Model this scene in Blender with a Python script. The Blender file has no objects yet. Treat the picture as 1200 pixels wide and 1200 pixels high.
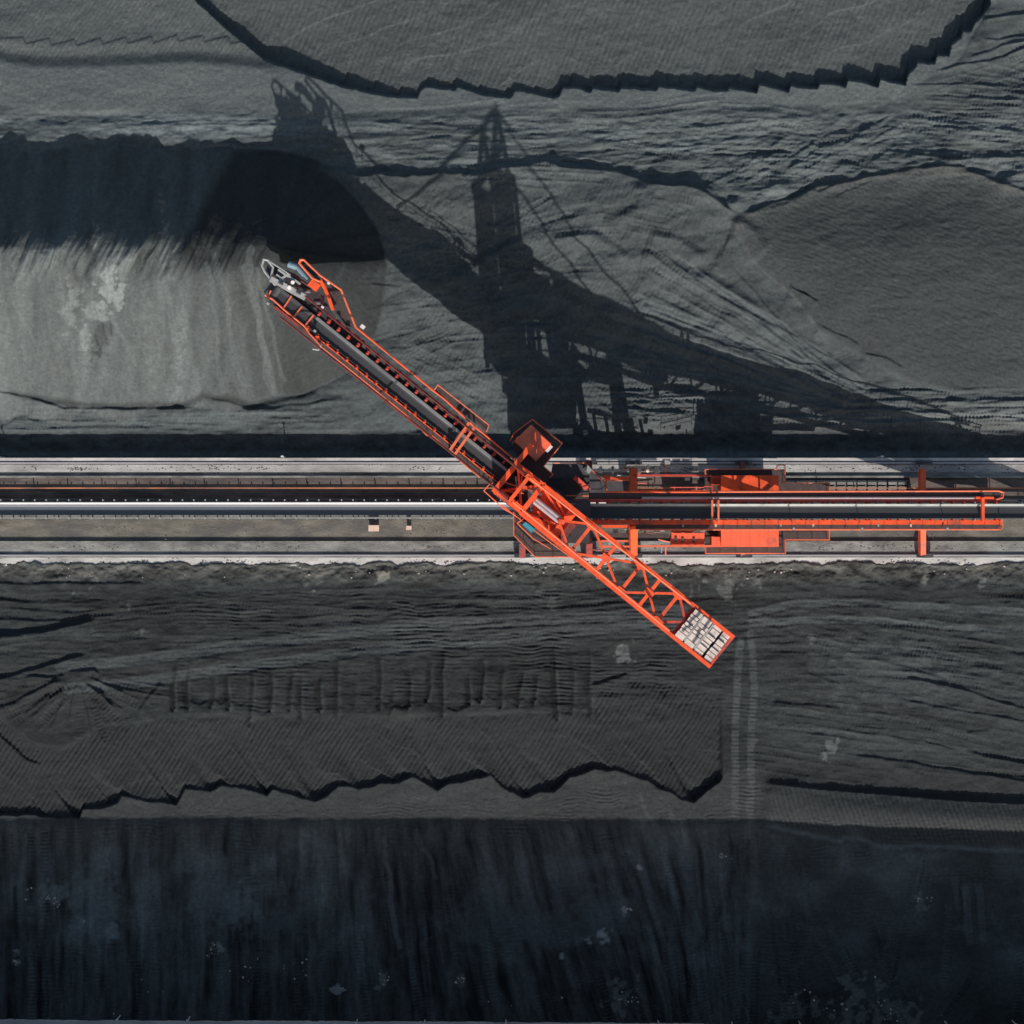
import bpy, math, random
import numpy as np
from mathutils import Vector, Matrix

random.seed(7)
C = bpy.context.scene.collection
SC = bpy.context.scene

# ------------------------------------------------------------------ camera, sky, sun, exposure
H = 130.0                      # flying height of the drone above the track bed (metres)
PX = 0.1                       # one photograph pixel is 0.1 m on the ground
cam = bpy.data.cameras.new('camera')
cam.sensor_width = 36
cam.lens = 36 * H / 120.0
cam.clip_start = 1.0
cam.clip_end = 5000
camo = bpy.data.objects.new('camera', cam)
camo.location = (0, 0, H)
C.objects.link(camo)
SC.camera = camo

SUN_DIR = Vector((0.14, -1.8, 1.0)).normalized()     # towards the sun
elev = math.asin(SUN_DIR.z)
w = bpy.data.worlds.new('World')
SC.world = w
w.use_nodes = True
nt = w.node_tree
bg = nt.nodes['Background']
sky = nt.nodes.new('ShaderNodeTexSky')
sky.sky_type = 'NISHITA'
sky.sun_disc = False
sky.sun_elevation = elev
sky.sun_rotation = math.atan2(SUN_DIR.x, SUN_DIR.y)
nt.links.new(sky.outputs[0], bg.inputs[0])
sky.ozone_density = 0.0
sky.air_density = 1.0
sky.dust_density = 2.2
bg.inputs[1].default_value = 0.085
sl = bpy.data.lights.new('sun', 'SUN')
sl.energy = 4.2
sl.angle = math.radians(0.5)
sl.color = (1.0, 0.885, 0.85)
so = bpy.data.objects.new('sun', sl)
so.rotation_euler = SUN_DIR.to_track_quat('Z', 'Y').to_euler()
so.location = (0, 0, 90)
C.objects.link(so)
SC.view_settings.view_transform = 'Standard'
SC.view_settings.look = 'None'
SC.view_settings.exposure = 0.5
SC.view_settings.gamma = 1.0


def W(px, py, z=0.0):
    """place of a photograph pixel at height z"""
    f = PX * (1 - z / H)
    return Vector(((px - 600) * f, (600 - py) * f, z))


# ------------------------------------------------------------------ materials
def mat(name, col, rough=0.6, metal=0.0, var=0.12, scale=1.5, dirt=None, dirt_amt=0.0, bump=0.0, spec=0.5, stretch=(1, 1, 1), bscale=6.0):
    m = bpy.data.materials.new(name)
    m.use_nodes = True
    n, l = m.node_tree.nodes, m.node_tree.links
    b = n['Principled BSDF']
    b.inputs['Roughness'].default_value = rough
    b.inputs['Metallic'].default_value = metal
    b.inputs['Specular IOR Level'].default_value = spec
    tc = n.new('ShaderNodeTexCoord')
    mp = n.new('ShaderNodeMapping')
    mp.inputs['Scale'].default_value = stretch
    l.new(tc.outputs['Object'], mp.inputs[0])
    no = n.new('ShaderNodeTexNoise')
    no.inputs['Scale'].default_value = scale
    no.inputs['Detail'].default_value = 6
    no.inputs['Roughness'].default_value = 0.65
    l.new(mp.outputs[0], no.inputs[0])
    rmp = n.new('ShaderNodeMapRange')
    rmp.inputs['From Min'].default_value = 0.3
    rmp.inputs['From Max'].default_value = 0.7
    rmp.inputs['To Min'].default_value = 1 - var
    rmp.inputs['To Max'].default_value = 1 + var
    l.new(no.outputs[0], rmp.inputs[0])
    mul = n.new('ShaderNodeMix')
    mul.data_type = 'RGBA'
    mul.blend_type = 'MULTIPLY'
    mul.inputs[0].default_value = 1
    mul.inputs[6].default_value = (*col, 1)
    l.new(rmp.outputs[0], mul.inputs[7])
    out = mul.outputs[2]
    if dirt:
        n2 = n.new('ShaderNodeTexNoise')
        n2.inputs['Scale'].default_value = scale * 0.37
        n2.inputs['Detail'].default_value = 8
        n2.inputs['Roughness'].default_value = 0.7
        l.new(mp.outputs[0], n2.inputs[0])
        r2 = n.new('ShaderNodeMapRange')
        r2.inputs['From Min'].default_value = 0.62 - 0.3 * dirt_amt
        r2.inputs['From Max'].default_value = 0.78 - 0.3 * dirt_amt
        l.new(n2.outputs[0], r2.inputs[0])
        mx = n.new('ShaderNodeMix')
        mx.data_type = 'RGBA'
        l.new(r2.outputs[0], mx.inputs[0])
        l.new(out, mx.inputs[6])
        mx.inputs[7].default_value = (*dirt, 1)
        out = mx.outputs[2]
    l.new(out, b.inputs['Base Color'])
    if bump:
        n3 = n.new('ShaderNodeTexNoise')
        n3.inputs['Scale'].default_value = bscale
        n3.inputs['Detail'].default_value = 5
        l.new(tc.outputs['Object'], n3.inputs[0])
        bp = n.new('ShaderNodeBump')
        bp.inputs['Strength'].default_value = 1.0
        bp.inputs['Distance'].default_value = bump
        l.new(n3.outputs[0], bp.inputs['Height'])
        l.new(bp.outputs[0], b.inputs['Normal'])
    return m


M = dict(
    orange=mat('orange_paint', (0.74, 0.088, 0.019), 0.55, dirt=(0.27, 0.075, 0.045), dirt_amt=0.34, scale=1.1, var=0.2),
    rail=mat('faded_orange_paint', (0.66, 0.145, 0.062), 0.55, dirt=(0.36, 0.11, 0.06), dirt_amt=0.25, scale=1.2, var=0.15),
    red=mat('red_and_shaded_paint', (0.46, 0.055, 0.03), 0.6, dirt=(0.12, 0.04, 0.03), dirt_amt=0.3, scale=1.2, var=0.2),
    roof=mat('sun_bleached_roof_paint', (0.62, 0.16, 0.085), 0.6, dirt=(0.20, 0.07, 0.05), dirt_amt=0.3, scale=0.9, var=0.15),
    coral=mat('coral_house_paint', (0.80, 0.13, 0.055), 0.55, dirt=(0.34, 0.10, 0.06), dirt_amt=0.24, scale=1.0, var=0.16),
    galv=mat('galvanised_steel', (0.28, 0.305, 0.29), 0.5, dirt=(0.10, 0.10, 0.095), dirt_amt=0.2, scale=0.6, var=0.15),
    white=mat('pale_galvanised_guard', (0.60, 0.59, 0.56), 0.5, dirt=(0.33, 0.32, 0.30), dirt_amt=0.1, scale=0.5, var=0.12, stretch=(0.25, 1, 1)),
    steel=mat('dark_steel', (0.055, 0.055, 0.06), 0.55, var=0.3, scale=1.0),
    plate=mat('grey_machinery_paint', (0.29, 0.30, 0.295), 0.5, dirt=(0.09, 0.09, 0.09), dirt_amt=0.3, scale=1.3, var=0.2),
    grate=mat('dusty_walkway_grating', (0.055, 0.042, 0.038), 0.8, var=0.35, scale=3.0),
    rubber=mat('black_rubber_belt', (0.026, 0.029, 0.031), 0.62, var=0.25, scale=0.5, stretch=(0.15, 1, 1)),
    belt=mat('sky_tinted_rubber_belt', (0.088, 0.108, 0.122), 0.6, var=0.18, scale=0.4, stretch=(0.1, 1, 1)),  # blue-grey tint puts sky light into the belt colour
    blue=mat('pale_blue_paint', (0.12, 0.19, 0.24), 0.45, var=0.1, dirt=(0.08, 0.09, 0.1), dirt_amt=0.2),
    teal=mat('teal_paint', (0.03, 0.25, 0.33), 0.45, var=0.1),
    block=mat('cream_counterweight_concrete', (0.56, 0.50, 0.44), 0.85, var=0.22, scale=1.6, dirt=(0.25, 0.21, 0.18), dirt_amt=0.3),
    lilac=mat('lilac_grey_steel', (0.33, 0.30, 0.305), 0.45, var=0.15, dirt=(0.2, 0.12, 0.1), dirt_amt=0.1, stretch=(1, 1, 1)),
    rust=mat('rusty_orange_pipe', (0.42, 0.16, 0.07), 0.7, var=0.3, scale=0.6, dirt=(0.06, 0.05, 0.05), dirt_amt=0.45, stretch=(0.3, 1, 1)),
    railsteel=mat('worn_rail_steel', (0.42, 0.42, 0.42), 0.4, metal=0.4, var=0.15, scale=0.5, stretch=(0.2, 1, 1)),
    conc=mat('dusty_concrete', (0.195, 0.205, 0.185), 0.9, var=0.45, scale=1.0, dirt=(0.085, 0.088, 0.086), dirt_amt=0.5, bump=0.05, stretch=(0.35, 1, 1)),
    concb=mat('brown_grey_concrete', (0.125, 0.122, 0.098), 0.9, var=0.45, scale=0.9, dirt=(0.075, 0.078, 0.075), dirt_amt=0.55, bump=0.05, stretch=(0.4, 1, 1)),
    concw=mat('pale_concrete', (0.44, 0.45, 0.42), 0.9, var=0.28, scale=0.7, dirt=(0.20, 0.195, 0.18), dirt_amt=0.34, bump=0.03, stretch=(0.35, 1, 1)),
    concd=mat('stained_shaded_concrete', (0.115, 0.095, 0.08), 0.9, var=0.45, scale=1.1, dirt=(0.04, 0.038, 0.036), dirt_amt=0.5, bump=0.02, stretch=(0.2, 1, 1)),
    wine=mat('dark_red_paint', (0.20, 0.035, 0.028), 0.6, dirt=(0.05, 0.03, 0.03), dirt_amt=0.4, scale=1.2, var=0.25),
    pan=mat('coal_dusted_plate', (0.030, 0.027, 0.029), 0.7, var=0.35, scale=2.0, dirt=(0.07, 0.045, 0.045), dirt_amt=0.25),
    coal=mat('loose_coal', (0.075, 0.075, 0.072), 0.9, var=0.4, scale=3.0),
    concm=mat('grey_white_concrete', (0.36, 0.372, 0.345), 0.9, var=0.3, scale=0.5, dirt=(0.17, 0.165, 0.15), dirt_amt=0.52, bump=0.03, stretch=(0.3, 1, 1)),
    tan=mat('tan_cabinet_paint', (0.62, 0.47, 0.36), 0.6, var=0.1),
    shed=mat('grey_sheet_metal', (0.30, 0.32, 0.33), 0.5, var=0.1, stretch=(0.3, 1, 1)),
    stone=mat('pale_stone', (0.34, 0.31, 0.27), 0.95, var=0.35, scale=3.0),
)

# ------------------------------------------------------------------ helpers
ORG = {}


class MB:
    def __init__(s):
        s.v, s.f = [], []

    def add(s, vs, fs):
        o = len(s.v)
        s.v += [Vector(x) for x in vs]
        s.f += [tuple(i + o for i in f) for f in fs]
        return s

    def hexa(s, q):      # 4 bottom points, 4 top points, same winding (counter-clockwise seen from above)
        return s.add(q, [(3, 2, 1, 0), (4, 5, 6, 7), (0, 1, 5, 4), (1, 2, 6, 5), (2, 3, 7, 6), (3, 0, 4, 7)])

    def box(s, x0, x1, y0, y1, z0, z1):
        return s.hexa([(x0, y0, z0), (x1, y0, z0), (x1, y1, z0), (x0, y1, z0),
                       (x0, y0, z1), (x1, y0, z1), (x1, y1, z1), (x0, y1, z1)])

    def bar(s, p, q, wd, ht, up=(0, 0, 1)):
        p, q = Vector(p), Vector(q)
        d = (q - p).normalized()
        up = Vector(up)
        if abs(d.dot(up)) > 0.97:
            up = Vector((0, 1, 0)) if abs(d.y) < 0.9 else Vector((1, 0, 0))
        sd = d.cross(up).normalized() * wd / 2
        u = sd.cross(d).normalized() * ht / 2
        return s.hexa([p - sd - u, p + sd - u, q + sd - u, q - sd - u, p - sd + u, p + sd + u, q + sd + u, q - sd + u])

    def tube(s, p, q, r, n=6, r2=None):
        p, q = Vector(p), Vector(q)
        r2 = r if r2 is None else r2
        d = (q - p).normalized()
        a = d.orthogonal().normalized()
        b = d.cross(a)
        vs = []
        for c, rr in ((p, r), (q, r2)):
            for k in range(n):
                t = 2 * math.pi * k / n
                vs.append(c + a * math.cos(t) * rr + b * math.sin(t) * rr)
        fs = [(k, (k + 1) % n, n + (k + 1) % n, n + k) for k in range(n)]
        fs += [tuple(range(n - 1, -1, -1)), tuple(range(n, 2 * n))]
        return s.add(vs, fs)

    def path(s, pts, r, n=6):
        for a, b in zip(pts[:-1], pts[1:]):
            d = (Vector(b) - Vector(a))
            if d.length < 1e-4:
                continue
            e = d.normalized() * r * 0.5
            s.tube(Vector(a) - e, Vector(b) + e, r, n)
        return s

    def prism(s, pts, z0, z1):
        """pts: polygon as xy points, counter-clockwise or not"""
        pts = [Vector((p[0], p[1], 0)) for p in pts]
        ar = sum(a.x * b.y - b.x * a.y for a, b in zip(pts, pts[1:] + pts[:1]))
        if ar < 0:
            pts = pts[::-1]
        n = len(pts)
        vs = [(p.x, p.y, z0) for p in pts] + [(p.x, p.y, z1) for p in pts]
        fs = [tuple(range(n - 1, -1, -1)), tuple(range(n, 2 * n))] + [(k, (k + 1) % n, n + (k + 1) % n, n + k) for k in range(n)]
        return s.add(vs, fs)

    def mesh(s, name, m, org=(0, 0, 0)):
        me = bpy.data.meshes.new(name)
        o = Vector(org)
        me.from_pydata([tuple(x - o) for x in s.v], [], s.f)
        me.materials.append(M[m])
        me.update()
        return me

    def build(s, name, m, parent=None, label=None, loc=None):
        org = ORG.get(parent.name, Vector((0, 0, 0))) if parent else Vector((0, 0, 0))
        me = s.mesh(name, m, org if loc is None else loc)
        o = bpy.data.objects.new(name, me)
        C.objects.link(o)
        if parent:
            o.parent = parent
            ORG[o.name] = org
            if loc is not None:
                o.location = Vector(loc) - org
                ORG[o.name] = Vector(loc)
        elif loc is not None:
            o.location = loc
            ORG[o.name] = Vector(loc)
        if label:
            o['label'] = label
        return o


def thing(name, label, cat, loc, group=None):
    o = bpy.data.objects.new(name, None)
    o.empty_display_size = 0.5
    o.location = loc
    C.objects.link(o)
    ORG[o.name] = Vector(loc)
    return tag(o, label, cat, group)


def tag(o, label, cat, group=None):
    o['label'] = label
    o['category'] = cat
    if group:
        o['group'] = group
    return o


def piece(name, me, parent, loc, rot=0.0):
    o = bpy.data.objects.new(name, me)
    C.objects.link(o)
    o.parent = parent
    o.location = Vector(loc) - ORG[parent.name]
    o.rotation_euler = (0, 0, rot)
    return o


def struct(o, label=None):
    o['kind'] = 'structure'
    if label:
        o['label'] = label
    return o


# ------------------------------------------------------------------ coal ground
rng = np.random.default_rng(11)
TAB = rng.random((256, 256)).astype(np.float32)


def vn(x, y, sd=0):
    x = np.asarray(x, np.float32) + sd * 17.31
    y = np.asarray(y, np.float32) + sd * 9.77
    xi, yi = np.floor(x).astype(np.int32), np.floor(y).astype(np.int32)
    fx, fy = x - xi, y - yi
    fx = fx * fx * (3 - 2 * fx)
    fy = fy * fy * (3 - 2 * fy)
    a, b, c, d = xi & 255, (xi + 1) & 255, yi & 255, (yi + 1) & 255
    return ((TAB[c, a] * (1 - fx) + TAB[c, b] * fx) * (1 - fy) + (TAB[d, a] * (1 - fx) + TAB[d, b] * fx) * fy) - 0.5


def fbm(x, y, sd=0, o=4, g=0.5):
    t, a = 0, 1.0
    for k in range(o):
        t = t + a * vn(x * 2 ** k, y * 2 ** k, sd + k * 3)
        a *= g
    return t


def ss(x, a, b):
    t = np.clip((x - a) / (b - a), 0, 1)
    return t * t * (3 - 2 * t)


def axis(lo, hi, a, b, step):
    """fine lines between a and b, growing steps out to lo and hi"""
    mid = list(np.arange(a, b + 1e-6, step))
    left, st, x = [], step, a
    while x > lo:
        st *= 1.5
        x -= st
        left.append(x)
    right, st, x = [], step, mid[-1]
    while x < hi:
        st *= 1.5
        x += st
        right.append(x)
    return np.array(left[::-1] + mid + right, np.float32)


class Field:
    """a sheet of ground in photograph pixels: height h (m) and base colour a"""

    def __init__(s, xs, ys):
        s.xs, s.ys = xs, ys
        s.X, s.Y = np.meshgrid(xs, ys)
        s.h = np.zeros_like(s.X)
        s.a = np.ones_like(s.X) * 0.07
        s.warm = np.zeros_like(s.X)

    def win(s, pts, m):
        px = [p[0] for p in pts]
        py = [p[1] for p in pts]
        i0, i1 = np.searchsorted(s.xs, [min(px) - m, max(px) + m])
        j0, j1 = np.searchsorted(s.ys, [min(py) - m, max(py) + m])
        return slice(j0, j1), slice(i0, i1)

    def dist(s, pts, m, wob=0.0, sd=0):
        """unsigned distance, side (positive: right of the walking direction = below for left-to-right), position along"""
        w_ = s.win(pts, m)
        x, y = s.X[w_], s.Y[w_]
        if x.size == 0:
            return w_, x, x, x
        if wob:
            x = x + wob * fbm(x / 22, y / 22, sd + 41, 2)
            y = y + wob * fbm(x / 22, y / 22, sd + 61, 2)
        D = np.full_like(x, 1e9)
        S = np.zeros_like(x)
        T = np.zeros_like(x)
        tot = sum(math.dist(p, q) for p, q in zip(pts[:-1], pts[1:]))
        run = 0
        for p, q in zip(pts[:-1], pts[1:]):
            L = math.dist(p, q)
            ux, uy = (q[0] - p[0]) / L, (q[1] - p[1]) / L
            t = np.clip((x - p[0]) * ux + (y - p[1]) * uy, 0, L)
            dx, dy = x - p[0] - ux * t, y - p[1] - uy * t
            d = np.hypot(dx, dy)
            k = d < D
            D[k] = d[k]
            S[k] = np.sign(ux * dy - uy * dx)[k]
            T[k] = ((run + t) / tot)[k]
            run += L
        return w_, D, S, T

    def groove(s, pts, depth, wd, alb=None, wob=2.0, sd=0):
        w_, D, S, T = s.dist(pts, wd * 4 + 6, wob, sd)
        e = np.exp(-(D / wd) ** 2) * ss(T, 0, .08) * ss(1 - T, 0, .08)
        s.h[w_] -= depth * e
        if alb is not None:
            s.a[w_] += (alb - s.a[w_]) * np.clip(e, 0, 1) * 0.8

    def step(s, pts, ht, tail=25.0, sharp=2.0, wob=3.0, sd=0, fade=0.15):
        """a low bank: abrupt on its upper (north) side, running out on the lower side"""
        w_, D, S, T = s.dist(pts, tail * 3, wob, sd)
        e = D * S
        prof = ss(e, -sharp, sharp) * np.exp(-np.clip(e, 0, None) / tail)
        s.h[w_] += ht * prof * ss(T, 0, fade) * ss(1 - T, 0, fade)

    def band(s, pts, wd, alb, depth=0.0, amt=0.8, wob=2.0, sd=0, flat=0.0):
        """a wheel or blade lane"""
        w_, D, S, T = s.dist(pts, wd * 3 + 6, wob, sd)
        e = (1 - ss(D, wd * .75, wd * 1.15))
        s.a[w_] += (alb - s.a[w_]) * e * amt
        s.h[w_] -= depth * e
        # little windrows along both edges
        s.h[w_] += depth * 0.7 * np.exp(-((D - wd * 1.25) / (wd * .25 + .8)) ** 2)

    def tread(s, pts, wd, amp=.035, lam=4.4, alb=.004, sd=0, pair=0.0):
        """crawler or tyre track: cross bars pressed into a lane, small windrows at its edges"""
        w_, D, S, T = s.dist(pts, wd + pair + 10, 1.5, sd)
        if D.size == 0:
            return
        tot = sum(math.dist(p, q) for p, q in zip(pts[:-1], pts[1:]))
        d = np.abs(D - pair) if pair else D
        en = ss(T, 0, .1) * ss(1 - T, 0, .1) * (.35 + 1.1 * np.clip(.5 + vn(T * tot / 18, T * 0 + sd, 3), 0, 1))
        m = (1 - ss(d, wd * .7, wd)) * en
        s.h[w_] += m * amp * np.sin(T * tot * 2 * math.pi / lam) - m * amp * .8
        s.h[w_] += amp * 1.3 * np.exp(-((d - wd * 1.1) / 1.6) ** 2) * en
        s.a[w_] += alb * m

    def blob(s, cx, cy, rx, ry, alb, amt=1.0, sd=0, warm=0.0, rough=0.5):
        w_ = s.win([(cx - rx * 2, cy - ry * 2), (cx + rx * 2, cy + ry * 2)], 2)
        x, y = s.X[w_], s.Y[w_]
        r = np.hypot((x - cx) / rx, (y - cy) / ry) + rough * 2 * fbm(x / 9, y / 9, sd + 5, 4)
        e = (1 - ss(r, .5, 1.1)) * amt
        s.a[w_] += (alb - s.a[w_]) * e
        s.warm[w_] += warm * e

    def poly(s, pts):
        """signed distance to a polygon, positive inside, whole grid"""
        X, Y = s.X, s.Y
        D = np.full_like(X, 1e9)
        ins = np.zeros(X.shape, bool)
        for p, q in zip(pts, pts[1:] + pts[:1]):
            ex, ey = q[0] - p[0], q[1] - p[1]
            t = np.clip(((X - p[0]) * ex + (Y - p[1]) * ey) / (ex * ex + ey * ey), 0, 1)
            D = np.minimum(D, np.hypot(X - p[0] - ex * t, Y - p[1] - ey * t))
            if abs(ey) > 1e-6:
                c = ((p[1] > Y) != (q[1] > Y)) & (X < (q[0] - p[0]) * (Y - p[1]) / ey + p[0])
                ins ^= c
        return np.where(ins, D, -D)

    def build(s, name, m):
        f = PX * (1 - s.h / H)
        co = np.stack([(s.X - 600) * f, (600 - s.Y) * f, s.h], -1).reshape(-1, 3).astype(np.float32)
        R, K = s.X.shape
        idx = np.arange(R * K, dtype=np.int32).reshape(R, K)
        q = np.stack([idx[1:, :-1], idx[1:, 1:], idx[:-1, 1:], idx[:-1, :-1]], -1).reshape(-1, 4)
        me = bpy.data.meshes.new(name)
        me.vertices.add(len(co))
        me.vertices.foreach_set('co', co.ravel())
        me.loops.add(q.size)
        me.loops.foreach_set('vertex_index', q.ravel())
        me.polygons.add(len(q))
        me.polygons.foreach_set('loop_start', np.arange(0, q.size, 4, dtype=np.int32))
        me.polygons.foreach_set('use_smooth', np.ones(len(q), bool))
        me.update()
        at = me.attributes.new('dust_and_light', 'FLOAT_COLOR', 'POINT')
        a = np.clip(s.a, 0.008, 0.8).ravel()
        wm = s.warm.ravel()
        col = np.stack([a * (0.84 + .20 * wm), a * (1.065 + .02 * wm), a * (1.08 - .15 * wm), np.ones_like(a)], -1).astype(np.float32)
        at.data.foreach_set('color', col.ravel())
        me.materials.append(m)
        o = bpy.data.objects.new(name, me)
        C.objects.link(o)
        return o


def coal_material():
    m = bpy.data.materials.new('coal_and_dust')
    m.use_nodes = True
    n, l = m.node_tree.nodes, m.node_tree.links
    b = n['Principled BSDF']
    b.inputs['Roughness'].default_value = 0.85
    b.inputs['Specular IOR Level'].default_value = 0.25
    at = n.new('ShaderNodeAttribute')
    at.attribute_name = 'dust_and_light'
    tc = n.new('ShaderNodeTexCoord')
    no = n.new('ShaderNodeTexNoise')
    no.inputs['Scale'].default_value = 2.6
    no.inputs['Detail'].default_value = 8
    no.inputs['Roughness'].default_value = 0.75
    l.new(tc.outputs['Object'], no.inputs[0])
    r = n.new('ShaderNodeMapRange')
    r.inputs['From Min'].default_value = .3
    r.inputs['From Max'].default_value = .7
    r.inputs['To Min'].default_value = .72
    r.inputs['To Max'].default_value = 1.28
    l.new(no.outputs[0], r.inputs[0])
    mx = n.new('ShaderNodeMix')
    mx.data_type = 'RGBA'
    mx.blend_type = 'MULTIPLY'
    mx.inputs[0].default_value = 1
    l.new(at.outputs['Color'], mx.inputs[6])
    l.new(r.outputs[0], mx.inputs[7])
    l.new(mx.outputs[2], b.inputs['Base Color'])
    n2 = n.new('ShaderNodeTexNoise')
    n2.inputs['Scale'].default_value = 4.5
    n2.inputs['Detail'].default_value = 6
    n2.inputs['Roughness'].default_value = .7
    l.new(tc.outputs['Object'], n2.inputs[0])
    bp = n.new('ShaderNodeBump')
    bp.inputs['Distance'].default_value = 0.07
    l.new(n2.outputs[0], bp.inputs['Height'])
    l.new(bp.outputs[0], b.inputs['Normal'])
    return m


COAL = coal_material()
XS = axis(-9000, 10000, -40, 1240, 1.1)


def inter(x, pts):
    return np.interp(x, [p[0] for p in pts], [p[1] for p in pts]).astype(np.float32)


def hatch(F, mask, ang, lam, amp, sd=0, wob=2.5, alb=0.0):
    """fine cleat or rake lines running along direction ang (degrees, image sense)"""
    a = math.radians(ang)
    c = -math.sin(a) * F.X + math.cos(a) * F.Y + wob * fbm(F.X / 30, F.Y / 30, sd, 3)
    k = np.sin(c * 2 * math.pi / lam) * (0.55 + 0.9 * vn(F.X / 14, F.Y / 14, sd + 8) + .3)
    F.h += amp * k * mask
    F.a *= 1 + alb * k * mask


def build_north():
    F = Field(XS, axis(-9000, 541, -40, 541, 1.1))
    X, Y = F.X, F.Y
    far = ss(X, -900, -150) * ss(2100 - X, 0, 750) * ss(Y, -900, -150)
    # plateau and the long front running down to the ditch beside the track
    crest = inter(X, [(380, 200), (460, 207), (560, 204), (640, 190), (700, 198), (760, 212), (830, 222), (860, 252), (900, 238), (960, 216),
                      (1010, 212), (1110, 194), (1200, 224), (1260, 240)]) + 5 * fbm(X / 34, Y / 60, 3, 3) + 3.0 * fbm(X / 9, X * 0 + 2, 4, 2)
    ch = inter(X, [(300, 3.6), (430, 4.2), (640, 4.3), (760, 4.25), (830, 3.9), (870, 3.35), (1000, 3.3), (1110, 3.45), (1200, 3.3)])
    t = np.clip((Y - crest) / (505 - crest), 0, 1)
    front = ch + (-1.35 - ch) * (t ** 0.95)
    plateau = 3.45 + 0.25 * fbm(X / 120, Y / 60, 1, 3)
    north = ss(crest - Y, -1.5, 7.0)
    F.h[:] = front * (1 - north) + plateau * north
    # lit coal: general colour
    F.a[:] = 0.062 + 0.016 * fbm(X / 90, Y / 60, 21, 4) + 0.016 * fbm(X / 14, Y / 9, 22, 4)
    churn = ss(Y, 122, 142) * north
    rough = (0.13 * fbm(X / 42, Y / 7, 31, 4) + 0.13 * fbm(X / 13, Y / 5, 33, 4) + .10 * fbm((X + Y) / 14, (X - Y) / 30, 34, 3) * ss(X, 640, 760)) * churn * (1 + .5 * ss(X, 640, 760))
    F.h += rough
    F.a += churn * (0.018 + 0.03 * fbm(X / 50, Y / 5, 35, 4) + .05 * ss(420 - X, 0, 120) * ss(X, 60, 160) * ss(165 - Y, 0, 12))
    # smooth pale lane along the plateau
    lane_lo = inter(X, [(-40, 118), (0, 126), (60, 134), (120, 133), (230, 131), (330, 137), (430, 134), (560, 132), (640, 128), (760, 129), (900, 128),
                        (1055, 120), (1085, 96), (1120, 75), (1150, 28), (1160, 10), (1240, -10)])
    lane = ss(lane_lo - Y, -4, 5)
    F.a += lane * (0.112 - F.a) * 0.9
    F.warm += lane * .18
    F.h += lane * (0.04 * fbm(X / 20, Y / 20, 37, 3))
    # excavated pit at the top, its bank cut in teeth
    bks = [659, 694, 727, 771, 816, 854, 889, 926, 960, 993, 1031, 1063]
    teeth = []
    for p_, q_ in zip(bks[:-1], bks[1:]):
        b_ = 105.5 - max(0, p_ - 850) * .045
        teeth += [(p_ + .5, b_ - random.uniform(2.5, 7)), ((p_ + q_) / 2, b_ + random.uniform(-3, 1)), (q_ - 2, b_ + random.uniform(0, 4))]
    edge = [(-40, -200), (222, -10), (232, 2), (270, 37), (310, 69), (350, 84), (400, 101), (450, 112), (489, 114), (493, 105), (500, 101), (533, 106), (536, 101), (567, 111), (599, 114),
            (603, 107), (612, 106), (648, 114), (655, 112)] + teeth + [
            (1064, 86), (1073, 78), (1075, 72), (1095, 74), (1098, 64), (1112, 65), (1115, 52), (1126, 44), (1128, 36), (1138, 36), (1142, 26), (1152, 18), (1160, 5), (1170, -60), (1240, -200)]
    e = inter(X, edge) + 1.8 * fbm(X / 10, X * 0, 50, 3)
    dp = inter(X, [(200, 1.7), (330, 1.75), (420, 1.2), (470, .75), (640, .62), (655, 1.2), (800, 1.25), (1000, 1.45), (1150, 1.5)])
    pit = ss(e - Y, -1.2, 1.6)
    slope = 1 - 0.35 * ss(e - Y, 20, 160)
    F.h -= dp * pit * slope
    F.a += pit * (0.066 - F.a) * 0.8
    inpit = ss(e - Y, 2, 8)
    # blade passes: each lane ends in a tooth with a raised lip
    ph = (X + 0.28 * (Y - e)) / 33.0 + .5 * vn(X / 60, Y / 60, 51)
    saw = ph - np.floor(ph)
    F.h += inpit * np.exp(-np.clip(e - Y, 0, None) / 30) * 0.34 * (saw - .5) * ss(X, 330, 430)
    ph2 = (X * .5 + Y * 1.0) / 42.0 + .9 * fbm(X / 90, Y / 90, 56, 2)
    F.h += inpit * .06 * ((ph2 - np.floor(ph2)) - .5) * (.4 + 1.2 * vn(X / 70, Y / 70, 57) + .3)
    hatch(F, inpit, 112, 6.0, 0.024, 52)
    F.h += inpit * (0.06 * fbm(X / 16, Y / 9, 53, 4) + .05 * fbm((X + .4 * Y) / 7, Y / 30, 59, 3))
    F.a += inpit * .012 * fbm(X / 60, Y / 40, 60, 4)
    # upper-left terrace
    ul = inter(X, [(-40, 70), (0, 72), (20, 77), (60, 80), (150, 77), (220, 74), (270, 77), (320, 82), (345, 86)])
    m = ss(345 - X, 0, 30)
    up = Y < ul
    dd = np.clip(ul - Y, 0, None)
    F.h -= m * ss(ul - Y, -2, 15) * 0.52 * (1 - pit)
    tooth = inter(X % 30, [(0, 0), (27, 5), (30, 0)])
    te = ul - 26 - tooth * 1.6 + 4 * vn(X / 25, X * 0, 54)
    F.h += m * (0.12 * ss(dd, 14, 30) - 0.14 * ss(te - Y, -1.3, 1.5)) * (1 - pit)
    hatch(F, m * ss(dd, 2, 6) * ss(26 - dd, 0, 6) * (1 - pit), 95, 4.5, 0.02, 58)
    hatch(F, m * ss(dd, 2, 8) * (1 - pit), 125, 5, 0.014, 55)
    F.a -= m * ss(dd, 0, 4) * (1 - pit) * 0.018
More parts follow.
